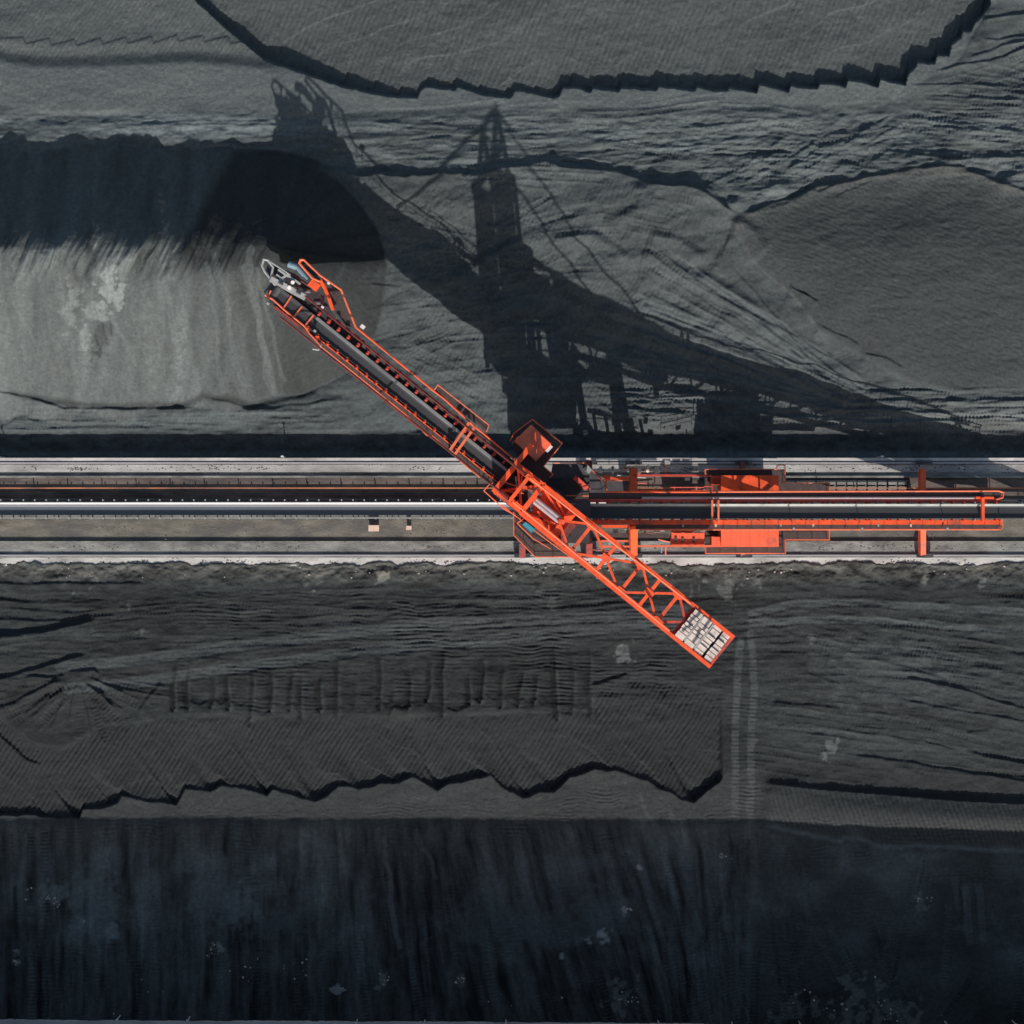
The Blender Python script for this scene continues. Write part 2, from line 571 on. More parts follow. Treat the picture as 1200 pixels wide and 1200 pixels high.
    # old wheel tracks over the churned plateau
    for k in range(46):
        x0 = random.uniform(380, 1180)
        y0 = random.uniform(140, 192)
        L = random.uniform(60, 260)
        sl_ = random.uniform(-.06, .07)
        pts = [(x0, y0), (x0 + L / 2, y0 + sl_ * L / 2 + random.uniform(-2, 2)), (x0 + L, y0 + sl_ * L)]
        if random.random() < .55:
            F.step(pts, random.uniform(.04, .13), 9, 1.2, 4, k)
        else:
            F.groove(pts, random.uniform(.05, .13), 2.0, None, 4, k)
    for k in range(16):
        x0 = random.uniform(90, 330)
        y0 = random.uniform(136, 158)
        L = random.uniform(40, 130)
        F.step([(x0, y0), (x0 + L, y0 + random.uniform(-6, 5))], random.uniform(.04, .12), 6, 1.2, 3, k)
    for k in range(26):      # diagonal scrapes in the right part
        x0 = random.uniform(820, 1010)
        y0 = random.uniform(165, 235)
        L = random.uniform(25, 70)
        F.step([(x0, y0), (x0 + L, y0 - L * random.uniform(.35, .7))], random.uniform(.08, .2), 9, 1.4, 3, k)
    for pts, d in (([(1150, 22), (1210, 14)], .35), ([(1148, 46), (1240, 40)], .25), ([(1130, 68), (1180, 52), (1240, 36)], .2), ([(1090, 82), (1160, 70), (1240, 44)], .25),
                   ([(1060, 100), (1150, 98), (1240, 108)], .22), ([(1080, 112), (1240, 118)], .2), ([(1060, 133), (1120, 145), (1240, 150)], .15),
                   ([(1030, 175), (1120, 186), (1240, 180)], .3)):
        F.step(pts, d, 14, 1.5, 3, int(pts[0][0]))
    # hollows and lumps near the crest at the right
    for cx, cy, r, hh in ((1112, 192, 13, .75), (884, 212, 17, -.8), (908, 216, 14, .8), (868, 224, 10, .5), (860, 240, 9, .6), (650, 192, 6, .5), (720, 197, 5, .4), (1195, 205, 12, .6),
                          (1180, 215, 9, .5), (1040, 182, 14, .3)):
        F.h += hh * np.exp(-((X - cx) ** 2 + ((Y - cy) * 1.2) ** 2) / r ** 2)
    # tall stacked ridge at the left and the fresh cone under the boom head
    lump = 1.5 * fbm(X / 48, X * 0 + 3, 71, 3) + .8 * vn(X / 21, X * 0 + 1, 72)
    ry = 292 + 8 * fbm(X / 70, X * 0, 73, 2)
    dx = np.clip(X - 322, 0, None)
    r = np.hypot(dx, Y - ry)
    ang_ = np.arctan2(Y - ry, dx + 1e-3)
    strk = fbm((X + .10 * (Y - 290) * np.where(dx > 0, 1, 1)) / 16, Y / 150, 74, 4) * ss(330 - X, 0, 60) + fbm(ang_ * 7 + 3, r / 160, 75, 4) * ss(X - 290, 0, 50)
    r_ = r * (1 + 0.05 * strk)
    wl = ss(330 - X, 0, 60)
    soft = (12 + 18.0 * ss(Y - ry, -6, 6)) * wl + 8.0 * (1 - wl)
    ridge = 11.1 + (lump + .1) * (X < 322) * ss(322 - X, 0, 40) - 0.0725 * (np.sqrt(r_ * r_ + soft * soft) - soft) + 0.30 * strk * ss(r, 3, 30)
    cone = np.full_like(X, -50)
    ci = np.zeros_like(X)
    for cx_, cy_, ap_ in ((-30, 300, 11.3), (38, 292, 11.1), (98, 297, 11.6), (156, 290, 11.2), (214, 296, 11.5), (262, 290, 11.1), (296, 298, 11.2)):
        rc = np.hypot(X - cx_ - .12 * (Y - cy_), (Y - cy_)) * (1 + .05 * strk)
        ck = ap_ - .0715 * (np.sqrt(rc * rc + 14.0 ** 2) - 10) - 2.2 * ss(X, 292, 330)
        ci = np.where(ck > cone, cx_, ci)
        cone = np.maximum(cone, ap_ - 2.2 * ss(X, 292, 330) - .0715 * (np.sqrt(rc * rc + 14.0 ** 2) - 10))
    ridge = np.where(X < 330, np.maximum(ridge - .5 * wl, cone + .25 * strk * ss(Y, 300, 330)), ridge)
    ribs = fbm((X + .45 * (Y - 300) + 5 * fbm(X / 30, Y / 30, 67, 2)) / 15, Y / 110, 70, 4)
    ridge += 1.5 * ribs * np.exp(-((Y - 296) / 24.0) ** 2) * wl
    fold = (X - .17 * (Y - 300) - .0018 * (Y - 300) ** 2 + 9 * fbm(X / 50, Y / 70, 69, 3)) / 70.0
    fr_ = fold - np.floor(fold)
    ridge += .16 * (fr_ - ss(fr_, .80, 1.0)) * ss(Y, 300, 350) * ss(310 - X, 0, 40) * (1 + 2 * vn(X / 60, Y / 300, 66))
    toe = 0.35 * fbm(X / 45, Y / 45, 76, 3)
    take = ridge + toe > F.h
    # foot of the left ridge: flat apron towards the ditch
    ap = ss(430 - X, 0, 40)
    apron = -0.75 - 0.6 * ss(Y, 470, 505) + 0.1 * fbm(X / 30, Y / 12, 77, 4)
    low = (Y > 300)
    F.h = np.where(low, F.h * (1 - ap) + np.minimum(F.h, apron) * ap, F.h)
    pile = ss(ridge + toe - F.h, -.15, .25)
    F.h = np.maximum(F.h, ridge + toe)
    F.a += pile * ((0.078 + 0.034 * strk + .014 * fbm(X / 7, Y / 12, 78, 3) + .02 * ss(Y, 310, 420)) - F.a)
    F.a += pile * wl * .011 * np.sin(ci * 1.7 + 1) * ss(Y, 290, 330)
    c_ = X - .17 * (Y - 300) + 4 * fbm(X / 30, Y / 40, 68, 3)          # layers stacked one after another, the newest still damp and dark
    for at_, al in ((207, .056), (272, .045), (306, .034)):
        ly = ss(c_, at_ - 4, at_ + 4) * pile * ss(Y, 280, 310)
        F.a += ly * (al + .020 * strk - F.a) * .75
    dark_face = pile * ss(X + .55 * (Y - 205), 250, 268) * ss(330 - Y, 0, 30)  # darker coal colour over the cone's north side
    F.a += dark_face * (0.023 + .012 * strk - F.a) * .9
    F.warm += pile * .16 * (1 - dark_face)
    F.a += ap * (1 - pile) * ss(Y, 440, 470) * (0.075 + .03 * fbm(X / 30, Y / 8, 79, 4) - F.a) * .7
    # pale dust slips on the left face
    for cx, cy, rx, ry_, al in ((85, 335, 10, 16, .19), (130, 335, 13, 26, .26), (112, 365, 20, 20, .24), (80, 372, 11, 20, .20), (101, 392, 9, 14, .22), (140, 345, 8, 22, .25),
                                (25, 350, 10, 40, .13), (60, 430, 26, 30, .11), (190, 420, 30, 45, .11), (250, 420, 16, 40, .10), (270, 345, 8, 24, .10), (14, 420, 14, 40, .12)):
        F.blob(cx, cy, rx * .7, ry_ * .85, al * .78, .75, int(cx), .1, 1.2)
    F.blob(118, 398, 15, 24, .035, .95, 5)
    F.blob(96, 328, 16, 14, .045, .8, 6)
    for k in range(26):
        x0 = random.uniform(0, 300)
        F.band([(x0, random.uniform(290, 315)), (x0 + random.uniform(4, 16), random.uniform(330, 380)), (x0 + random.uniform(16, 36), random.uniform(390, 465))], random.uniform(2, 5),
               random.uniform(.06, .13), 0.02, .35, 5, k)
    F.a += pile * .05 * np.clip(ribs * 2, 0, 1) * np.exp(-((Y - 296) / 26.0) ** 2) * (1 - dark_face)  # rib crests lightened to paint the sun they catch
    F.step([(-40, 448), (30, 462), (70, 472), (130, 476), (180, 470)], -.0, 10)
    F.groove([(0, 455), (60, 470), (140, 476), (215, 474), (240, 462), (300, 474), (350, 462), (390, 440)], .25, 4, .03, 4, 9)
    F.step([(-40, 452), (20, 462), (75, 478), (150, 479), (225, 478), (243, 464)], .3, 16, 2, 3, 11)
    F.step([(236, 462), (290, 478), (340, 476), (400, 466)], .22, 12, 2, 3, 12)
    # smooth dark pile at the right, laid over the front
    D = F.poly([(852, 258), (880, 244), (918, 236), (958, 214), (1010, 205), (1060, 196), (1112, 190), (1150, 200), (1260, 240), (1260, 452), (1120, 462), (1060, 446), (1010, 418),
                (962, 388), (930, 346), (888, 312)])
    rp = ss(D, -2.0, 6)
    lowside = ss(Y - crest, 20, 90)
    F.h += rp * .16 + ss(D, -1, 30) * .25 + (.45 + .3 * lowside) * (1 - np.exp(-np.clip(D, 0, None) / (70 - 48 * lowside))) + 1.1 * np.exp(-((X - 1050) / 150) ** 2 - ((Y - 318) / 72) ** 2) * rp
    F.a += rp * (0.037 - F.a + .006 * fbm(X / 60, Y / 40, 81, 3)) * .9
    hatch(F, rp * ss(D, 2, 10), 22, 5.4, 0.015, 82, 9)
    F.h += rp * .07 * fbm(X / 12 + Y / 30, Y / 5, 83, 4)
    hatch(F, rp * ss(40 - D, 0, 30), 65, 5, 0.02, 84, 6)
    F.step([(760, 212), (800, 217), (832, 226), (862, 250)], .45, 12, 2, 3, 21, .1)
    F.step([(868, 252), (900, 240), (930, 230), (960, 216), (1010, 209), (1060, 199), (1104, 192), (1130, 197), (1170, 213), (1240, 238)], .38, 12, 2, 4, 22, .05)
    lit_rim = rp * ss(34 - D, 0, 30) * ss(300 - Y, 0, 40)
    F.a += lit_rim * .018  # sunlit edge of the pile put into the colour
    F.warm += lit_rim * .25
    F.step([(923, 335), (945, 345), (962, 356)], .35, 14, 1.6, 2, 1)
    F.step([(955, 378), (975, 387), (1000, 398), (1012, 408)], .3, 12, 1.6, 2, 2)
    F.step([(1010, 412), (1040, 420), (1062, 432)], .3, 12, 1.6, 2, 3)
    # blade lanes on the middle front
    mid = ss(X, 440, 500) * ss(900 - X, 0, 80) * ss(Y - crest, 2, 12) * (1 - rp)
    hatch(F, mid, 108, 5.6, 0.022, 91, 8)
    F.h += mid * (.15 * fbm(X / 22 + Y / 44, Y / 12, 92, 4) + .06 * fbm((X + .4 * Y) / 8, Y / 40, 94, 3))
    F.h += mid * .55 * fbm((X - .5 * Y) / 70, (Y + .4 * X) / 60, 93, 3) * ss(Y, 215, 240)
    for k, pts in enumerate(([(520, 330), (580, 292), (650, 262), (690, 246), (688, 214)], [(740, 300), (690, 270), (640, 280)], [(700, 262), (745, 240), (742, 210)],
                             [(670, 300), (760, 298), (840, 330), (900, 362)], [(760, 268), (800, 280), (830, 300)], [(860, 255), (884, 268), (905, 292)])):
        F.step(pts[::-1] if pts[0][0] > pts[-1][0] else pts, .5, 44, 6.0, 4, k)
    for k in range(22):     # fan of tracks sweeping down to the right
        a0 = k / 21
        x0, y0 = 690 + 150 * (1 - a0) * random.uniform(.6, 1.1), 300 + 120 * a0 * random.uniform(.7, 1.1)
        x1, y1 = 985 + random.uniform(-40, 40), 440 + 35 * a0 + random.uniform(-6, 6)
        pts = [(x0, y0), ((x0 + x1) / 2, (y0 + y1) / 2 - 6), (x1, y1)]
        if k % 2:
            F.band(pts, 5, .085, .07, .6, 3, k)
        else:
            F.step(pts, random.uniform(.06, .16), 10, 1.3, 3, k)
    for k in range(14):     # ruts along the ditch
        y0 = random.uniform(450, 500)
        x0 = random.uniform(930, 1120)
        F.step([(x0, y0), (x0 + 70, y0 + random.uniform(-5, 5)), (x0 + random.uniform(120, 260), y0 + random.uniform(-6, 8))], random.uniform(.08, .28), 9, 1.4, 4, k)
    for k in range(9):
        y0 = random.uniform(455, 500)
        x0 = random.uniform(640, 860)
        F.step([(x0, y0), (x0 + 60, y0 + random.uniform(-5, 5)), (x0 + random.uniform(90, 160), y0 + random.uniform(-4, 8))], random.uniform(.1, .25), 9, 1.4, 4, k)
    for k in range(40):     # scrape marks between cone and boom
        x0, y0 = random.uniform(410, 560), random.uniform(330, 470)
        L = random.uniform(40, 110)
        F.step([(x0, y0), (x0 + L, y0 + random.uniform(-.25, .1) * L)], random.uniform(.03, .10), 8, 1.2, 4, k)
    dusty = ss(Y, 455, 490) * ss(X, 560, 1000)
    F.a += dusty * (0.085 + .05 * fbm(X / 26, Y / 10, 95, 4) - F.a) * .8
    F.warm += dusty * .3
    F.a += ss(Y, 440, 480) * ss(620 - X, 0, 60) * ss(X, 380, 430) * .012
    # ditch
    dt = ss(Y, 503, 509)
    F.h = F.h * (1 - dt) + (-1.5 + .10 * fbm(X / 14, Y / 8, 97, 4)) * dt
    F.h += ss(Y, 524, 536) * (.35 + .25 * fbm(X / 18, Y / 9, 98, 3))
    F.a = F.a * (1 - dt) + (.05 + .03 * fbm(X / 12, Y / 6, 99, 4) + .05 * ss(Y, 526, 533)) * dt
    # crawler and tyre tracks
    for k in range(60):
        x0, y0 = random.uniform(420, 1190), random.uniform(130, 205)
        L = random.uniform(60, 220)
        sl_ = random.gauss(0, .12)
        F.tread([(x0, y0), (x0 + L * .5, y0 + L * .5 * sl_ + random.uniform(-4, 4)), (x0 + L, y0 + L * sl_)], random.uniform(3, 5), random.uniform(.02, .042), random.uniform(3.8, 5.2), random.uniform(-.008, .012), k, random.choice((0, 8)))
    for k in range(34):
        x0, y0 = random.uniform(1040, 1190), random.uniform(10, 135)
        L = random.uniform(60, 160)
        sl_ = random.choice((random.gauss(0, .08), random.gauss(-.35, .1)))
        F.tread([(x0, y0), (x0 + L * .5, y0 + L * .5 * sl_ + 2), (x0 + L, y0 + L * sl_)], random.uniform(3, 5), random.uniform(.03, .055), 4.4, random.uniform(-.006, .01), k, random.choice((0, 8))) if y0 > 150 - .0009 * (x0 - 1000) ** 2 - (x0 - 1040) * .9 else None
    for k in range(60):
        x0, y0 = random.uniform(420, 900), random.uniform(225, 470)
        L = random.uniform(40, 150)
        a_ = random.gauss(.45, .25) if x0 > 620 else random.gauss(-.1, .35)
        F.tread([(x0, y0), (x0 + L * .5 * math.cos(a_), y0 + L * .5 * math.sin(a_) - 2), (x0 + L * math.cos(a_), y0 + L * math.sin(a_))], random.uniform(3, 5.5), random.uniform(.02, .045), 4.6, random.uniform(-.006, .008), k, random.choice((0, 0, 8))) if not (850 < x0 + L < 1200 and y0 < 380) else None
    for k in range(36):
        x0, y0 = random.uniform(560, 1190), random.uniform(455, 502)
        L = random.uniform(60, 200)
        F.tread([(x0, y0), (x0 + L / 2, y0 + random.uniform(-4, 3)), (x0 + L, min(503, y0 + random.uniform(-6, 6)))], random.uniform(2.5, 4.5), random.uniform(.03, .055), 4.4, random.uniform(-.008, .02), k, random.choice((0, 8)))
    for k in range(20):
        x0, y0 = random.uniform(-20, 330), random.uniform(480, 503)
        L = random.uniform(60, 160)
        F.tread([(x0, y0), (x0 + L, min(503, y0 + random.uniform(-5, 5)))], random.uniform(2.5, 4.5), random.uniform(.02, .04), 4.4, random.uniform(-.008, .014), k)
    # grain
    wav = .62 * fbm(X / 75 + .3 * Y / 75, Y / 48, 12, 3) + .22 * fbm(X / 24 + Y / 60, Y / 15, 13, 3)
    F.h += wav * (1 - pile) * (1 - dt) * (1 - .75 * lane) * (1 - .6 * rp) * np.where(pit > .5, .6, 1) * ss(Y, -60, 0)
    F.h += 0.04 * fbm(X / 6, Y / 4.5, 5, 3) + .022 * fbm(X / 2.6, Y / 2.6, 6, 2)
    F.a *= 1 + .22 * fbm(X / 3.2, Y / 3.2, 9, 3)
    F.h *= 1 - (1 - far) * .0
    F.a *= .88
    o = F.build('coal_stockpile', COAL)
    return struct(o, 'grey coal stockpile with a tall ridge, blade-cut banks and a plateau north of the track')


def build_south():
    F = Field(XS, axis(655, 9000, 655, 1240, 1.1))
    X, Y = F.X, F.Y
    F.h[:] = 0.12 * fbm(X / 150, Y / 80, 101, 3)
    F.a[:] = 0.027 + 0.010 * fbm(X / 110, Y / 50, 121, 4) + .010 * fbm(X / 12, Y / 8, 122, 4)
    # rubble spilling over the strip beside the rail
    ed = 660.2 + 5 * fbm(X / 26, X * 0, 103, 5, .65)
    F.h += -0.45 * ss(ed - Y, -1, 2.5) + ss(700 - Y, 0, 34) * (.34 * fbm(X / 15, Y / 10, 104, 5, .6) * ss(Y, 656, 668) + .22)
    F.a += ss(674 - Y, 0, 12) * (.06 + .08 * fbm(X / 16, Y / 6, 105, 4))
    F.warm += ss(690 - Y, 0, 25) * .8
    F.a += ss(700 - Y, 0, 30) * .02 * (1 + 3 * fbm(X / 20, Y / 9, 106, 4))
    # track-cleat ripples in the upper band
    up = ss(Y, 684, 700) * ss(842 - Y, 0, 14)
    gate = (.25 + 2.0 * np.clip(fbm(X / 60, Y / 22, 107, 3) + .1, 0, 1)) * (.45 + 1.1 * np.clip(.5 + 1.6 * vn(X / 13, Y / 200, 106), 0, 1))
    hatch(F, up * gate * ss(X, 180, 230) * ss(900 - X, 0, 60), 1, 4.6, 0.034, 108, 4)
    hatch(F, ss(Y, 690, 720) * ss(X, 840, 900) * ss(905 - Y, 0, 20) * gate, 88, 4.6, 0.016, 109, 6)
    F.h += up * (.10 * fbm(X / 60, Y / 8, 110, 4) + .05 * fbm(X / 14, Y / 5, 112, 3))
    # worked slope running down to the toothed bank
    bank = [(-40, 953), (0, 955), (43, 954), (47, 956), (93, 958), (97, 947), (117, 946), (137, 941), (143, 930), (173, 938), (207, 943), (217, 923), (247, 926), (260, 918),
            (283, 923), (313, 931), (320, 923), (370, 939), (380, 933), (397, 918), (420, 924), (443, 918), (467, 916), (483, 908), (513, 926), (527, 917), (560, 911), (575, 908),
            (587, 920), (613, 934), (627, 929), (650, 926), (667, 910), (697, 900), (727, 903), (750, 910), (777, 924), (800, 936), (813, 939), (833, 923), (853, 905), (900, 895), (1240, 880)]
    e = inter(X, bank) + 3.2 * fbm(X / 13, X * 0, 111, 4)
    inx = ss(848 - X + .6 * (905 - Y) * 0, 0, 7)
    top = inter(X, [(-40, 860), (0, 840), (40, 870), (70, 880), (120, 850), (165, 845), (200, 838), (420, 838), (690, 832), (700, 806), (740, 795), (800, 800), (840, 810), (1240, 810)]) + 4 * fbm(X / 30, X * 0, 112, 3)
    ex = np.arange(-200, 1400, 1.0)
    ee = np.interp(ex, [q[0] for q in bank], [q[1] for q in bank])
    de = np.convolve(np.gradient(ee), np.ones(11) / 11, 'same')
    dist_ = np.clip(e - Y, 0, 60)
    xx = X + .75 * dist_
    rise = np.interp(xx, ex, -de).astype(np.float32)
    tooth_ = .42 + .75 * ss(rise, -.3, .6)
    tooth_ = 1 + (tooth_ - 1) * np.exp(-dist_ / 34)
    tt = np.clip((Y - top) / (e - top), 0, 1)
    cut = inx * (Y < e + 3)
    drop = inter(X, [(-40, .8), (0, .85), (100, .6), (200, .5), (420, .62), (640, .7), (700, .7), (800, .65), (846, .8)])
    F.h -= inx * drop * tooth_ * (0.15 * ss(Y - top, -3, 4) + .85 * tt) * (1 - ss(Y - e, -2.0, 2.0))
    slope = inx * ss(Y - top, 0, 8) * ss(e - Y, 0, 3)
    F.a += slope * (0.027 - F.a + .005 * fbm(X / 40, Y / 30, 113, 3)) * .9
    hatch(F, slope, 122, 5.4, 0.040, 114, 3, .12)
    # each blade pass ends in its own tooth
    ph = (X - 1.15 * (Y - e)) / 52 + .5 * vn(X / 70, Y / 70, 115)
    saw = ph - np.floor(ph)
    F.h += slope * np.exp(-np.clip(e - Y, 0, None) / 30) * .26 * (.45 - saw)
    ph3 = (X + .5 * (Y - e)) / 31 + .5 * vn(X / 50, Y / 50, 119)
    F.h += slope * np.exp(-np.clip(e - Y, 0, None) / 14) * .16 * ((ph3 - np.floor(ph3)) - .5)
    F.h += slope * .05 * fbm((X + .6 * Y) / 10, Y / 30, 116, 3)
    # dusty shelf between bank and shade
    sh = ss(Y - e, -1, 3) * ss(1010 - Y, 0, 40) * ss(905 - X, 0, 30)
    F.a += sh * (0.047 - F.a + .014 * fbm(X / 30, Y / 12, 117, 4)) * ss(985 - Y, 0, 50)
    F.warm += sh * .25
    hatch(F, sh * gate * ss(Y - e, 18, 30), 1, 4.8, .022, 118, 8)
    # blade lanes pushed towards the slope
    xs = [205, 222, 248, 270, 296, 318, 343, 352, 378, 394, 420, 446, 460, 482, 503, 522, 548, 566, 590, 611, 632, 651, 672, 690]
    for k, x in enumerate(xs):
        x += random.uniform(-2, 2)
        y0 = random.uniform(748, 800) - .03 * (x - 200)
        y1 = 833 + random.uniform(-15, 7)
        pts = [(x + random.uniform(-4, 4), y0), (x + random.uniform(-2, 2), (y0 + y1) / 2), (x - random.uniform(-1, 4), y1)]
        w_, D, S, T = F.dist(pts, 26, 3, k)
        am = random.uniform(.3, 1.05) * ss(T, 0, .5)
        F.h[w_] += am * (.17 * np.exp(-((D * S + 2.5) / 2.6) ** 2) - .17 * np.exp(-((D * S - 2.8) / 2.6) ** 2))
        F.a[w_] += am * (.016 * np.exp(-((D * S + 2.5) / 2.2) ** 2) - .022 * np.exp(-((D * S - 2.6) / 2.9) ** 2))
        if k % 2:
            F.a[w_] -= .006 * (S > 0) * (D < 18) * (1 - ss(D, 10, 18)) * ss(T, 0, .4) * (T < .98)
        F.tread([(x + 12, y0), (x + 11, y1 - 6)], random.uniform(5, 9), random.uniform(.010, .03), 4.6, random.uniform(-.006, .003), k)
        if k + 1 < len(xs) and random.random() < .7:
            x1 = xs[k + 1]
            F.step([(x + 1, y1 - 6), ((x + x1) / 2, y1 - random.uniform(-2, 1)), (x1 - 1, y1 - 7)], random.uniform(.05, .14), 9, 2.2, 2, k, .1)
    # two long wheel lanes
    for pts in ([(70, 783), (160, 774), (300, 755), (400, 742), (520, 733), (700, 724), (800, 716)], [(80, 808), (160, 800), (300, 780), (400, 766), (520, 755), (640, 744), (800, 728)]):
        F.band(pts, 6.5, .054, .035, .95, 2, 3)
    # heap with spokes at the left
    for k in range(9):
        a = math.radians(20 + k * 20)
        x1, y1 = 92 + math.cos(a) * random.uniform(55, 95), 792 + math.sin(a) * random.uniform(40, 80)
        F.step(sorted([(92 + 12 * math.cos(a), 792 + 8 * math.sin(a)), (x1, y1)]), random.uniform(.12, .28), 9, 1.6, 3, k)
    F.h += .35 * np.exp(-(((X - 92) / 30) ** 2 + ((Y - 798) / 16) ** 2))
    F.step([(78, 786), (110, 785), (118, 792)], .25, 10, 1.4, 2)
    for pts, hh, tl in (([(-40, 754), (0, 746), (60, 738), (118, 722)], .75, 40), ([(-40, 800), (0, 794), (60, 778), (105, 764)], .5, 30), ([(-40, 838), (20, 822), (50, 805), (76, 790)], .45, 22),
                        ([(-40, 684), (60, 683), (190, 683)], .3, 16), ([(-40, 700), (60, 706), (130, 702)], .26, 14), ([(10, 712), (80, 718), (130, 712)], .22, 12),
                        ([(-40, 724), (50, 727), (110, 726)], .28, 10), ([(160, 836), (172, 818), (190, 800)], .25, 14), ([(25, 838), (60, 812)], .35, 12),
                        ([(-40, 838), (0, 862), (30, 890), (52, 897)], .32, 30), ([(690, 803), (720, 795), (740, 788)], .35, 20)):
        F.step(pts, hh * .75, tl, 1.9, 3, int(abs(pts[0][1])))
    for k in range(14):
        x0, y0 = random.uniform(420, 720), random.uniform(690, 725)
        F.step([(x0, y0), (x0 + random.uniform(20, 70), y0 + random.uniform(-3, 3))], random.uniform(.05, .15), 7, 1.3, 4, k)
    # right-hand field: terraces and tracks
    rf = ss(X, 845, 900)
    F.a += rf * ss(905 - Y, 0, 20) * ss(Y, 690, 730) * (.040 - F.a + .016 * fbm(X / 60, Y / 25, 131, 4) + .012 * fbm((X * .3 - Y) / 5, X / 60, 132, 3)) * .8
    F.blob(1040, 790, 90, 50, .062, .7, 3)
    for k, (pts, hh, tl) in enumerate((([(1000, 768), (1060, 780), (1112, 796)], .18, 16), ([(1050, 790), (1110, 802), (1160, 818), (1240, 842)], .42, 18),
                                       ([(1045, 818), (1100, 828), (1160, 838), (1240, 850)], .34, 14), ([(1036, 862), (1080, 868), (1125, 880)], .28, 14),
                                       ([(1128, 880), (1170, 888), (1240, 900)], .4, 14), ([(985, 882), (1060, 892), (1120, 902), (1240, 920)], .42, 16),
                                       ([(900, 822), (940, 826), (986, 830)], .3, 12), ([(900, 848), (960, 852)], .15, 10), ([(1130, 858), (1160, 855)], .2, 10),
                                       ([(940, 785), (980, 800), (1015, 812)], .12, 14), ([(920, 880), (980, 882)], .12, 8), ([(1080, 755), (1100, 768)], .2, 8), ([(1180, 760), (1240, 790)], .2, 12))):
        F.step(pts, hh * .55, tl, 1.7, 2, k)
    for pts in ([(880, 720), (930, 708), (1000, 706), (1080, 711), (1240, 720)], [(880, 731), (950, 727), (1040, 728), (1120, 735), (1240, 740)]):
        F.band(pts, 4.5, .075, .035, .8, 2, 5)
    for pts in ([(868, 752), (864, 800), (862, 870), (862, 960)], [(880, 742), (884, 800), (881, 870), (880, 960), (886, 1030), (905, 1085)]):
        F.band(pts, 4.5, .070, .03, .8, 2, 7)
        hatch(F, np.exp(-((X - pts[2][0]) / 9) ** 2) * ss(Y, 745, 770) * ss(985 - Y, 0, 30), 2, 4.6, .02, 8)
    # berm
    bc = inter(X, [(880, 916), (900, 918), (960, 925), (1040, 931), (1120, 938), (1240, 944)])
    toe = inter(X, [(890, 962), (930, 970), (985, 982), (990, 978), (1010, 980), (1040, 990), (1060, 988), (1072, 986), (1100, 988), (1140, 991), (1240, 995)]) + 2 * fbm(X / 12, X * 0, 133, 3)
    bm = ss(X, 892, 906)
    d1, d2 = (Y - bc), (toe - Y)
    prof = np.where(d1 < 0, ss(d1, -6, 2), 1 - np.clip(d1 / np.maximum(toe - bc, 1), 0, 1) ** 2.6) * (.55 + .45 * ss(d1, 0, 24))
    F.h += bm * inter(X, [(890, .45), (960, .75), (1060, .9), (1240, 1.1)]) * prof * ss(d2, -3, 2)
    inb = bm * ss(d1, -2, 2) * ss(d2, -2, 2)
    F.a += inb * (.036 - F.a) * .8
    hatch(F, inb, 72, 5.5, .04, 134, 3, .2)
    F.a += bm * np.exp(-((Y - toe - 4) / 3.5) ** 2) * .05
    # lower yard: vertical drag streaks and slips
    lo = ss(Y, 950, 975)
    lean = np.clip((X - 360) / 420, 0, 1) * ss(900 - X, 0, 160) * .34
    st = fbm((X - lean * (Y - 950) + 3 * fbm(X / 20, Y / 30, 148, 2)) / 11, Y / 110, 141, 5, .6)
    st2 = fbm((X - lean * (Y - 950)) / 44, Y / 300, 142, 3)
    st3 = fbm((X - lean * (Y - 950)) / 6.5, Y / 34, 147, 3)
    F.a += lo * (.046 - .010 * ss(Y, 1040, 1150) + .045 * st + .024 * st2 + .032 * st3 - F.a) * ss(905 - X, 0, 40) * .9
    F.h += lo * (.30 * st + .15 * st2) * ss(905 - X, 0, 40)
    F.a += lo * (.042 - .008 * ss(Y, 1060, 1150) + .026 * fbm(X / 40, Y / 30, 143, 4) - F.a) * ss(X, 870, 910) * ss(Y - toe, 4, 14)
    hatch(F, lo * ss(1180 - Y, 0, 60) * gate, 1, 4.6, .035, 144, 6, .10)
    rr = np.hypot(X - 905, (Y - 1000) * .9)
    F.h += lo * ss(X, 880, 905) * ss(Y - toe, 4, 20) * .025 * np.sin(rr / 1.05 + 5 * fbm(X / 30, Y / 30, 145, 2)) * (.4 + gate * .5)
    F.a += lo * .018 * np.clip(fbm(X / 46, Y / 30, 146, 4), 0, 1) * 3 * ss(1170 - Y, 0, 60)
    for cx, cy, rx, ry, al in ((110, 1062, 26, 42, .12), (62, 1048, 16, 12, .15), (100, 1082, 10, 10, .17), (250, 1050, 34, 34, .10), (280, 1062, 20, 20, .13), (130, 1092, 10, 10, .19), (590, 1085, 60, 26, .07),
                               (700, 1070, 34, 30, .075), (650, 1095, 46, 14, .07), (330, 1085, 40, 16, .07), (175, 1040, 10, 20, .10)):
        F.blob(cx, cy, rx * 1.2, ry * 1.2, al * .85, .6, int(cx + cy), -.2, .45)
    for k, (pts, al) in enumerate((([(448, 985), (456, 1035), (462, 1075), (466, 1108)], .12), ([(488, 970), (500, 1000), (510, 1030)], .09), ([(750, 930), (765, 965), (780, 990)], .10),
                                   ([(785, 955), (795, 985), (800, 1010)], .10), ([(262, 1000), (262, 1040), (258, 1085)], .09), ([(822, 965), (828, 1000)], .10), ([(1120, 1030), (1122, 1065)], .08),
                                   ([(1040, 1090), (1036, 1115)], .07), ([(880, 1000), (890, 1040), (910, 1080)], .06))):
        F.band(pts, 3.0, al * .8, 0, .5, 8, k)
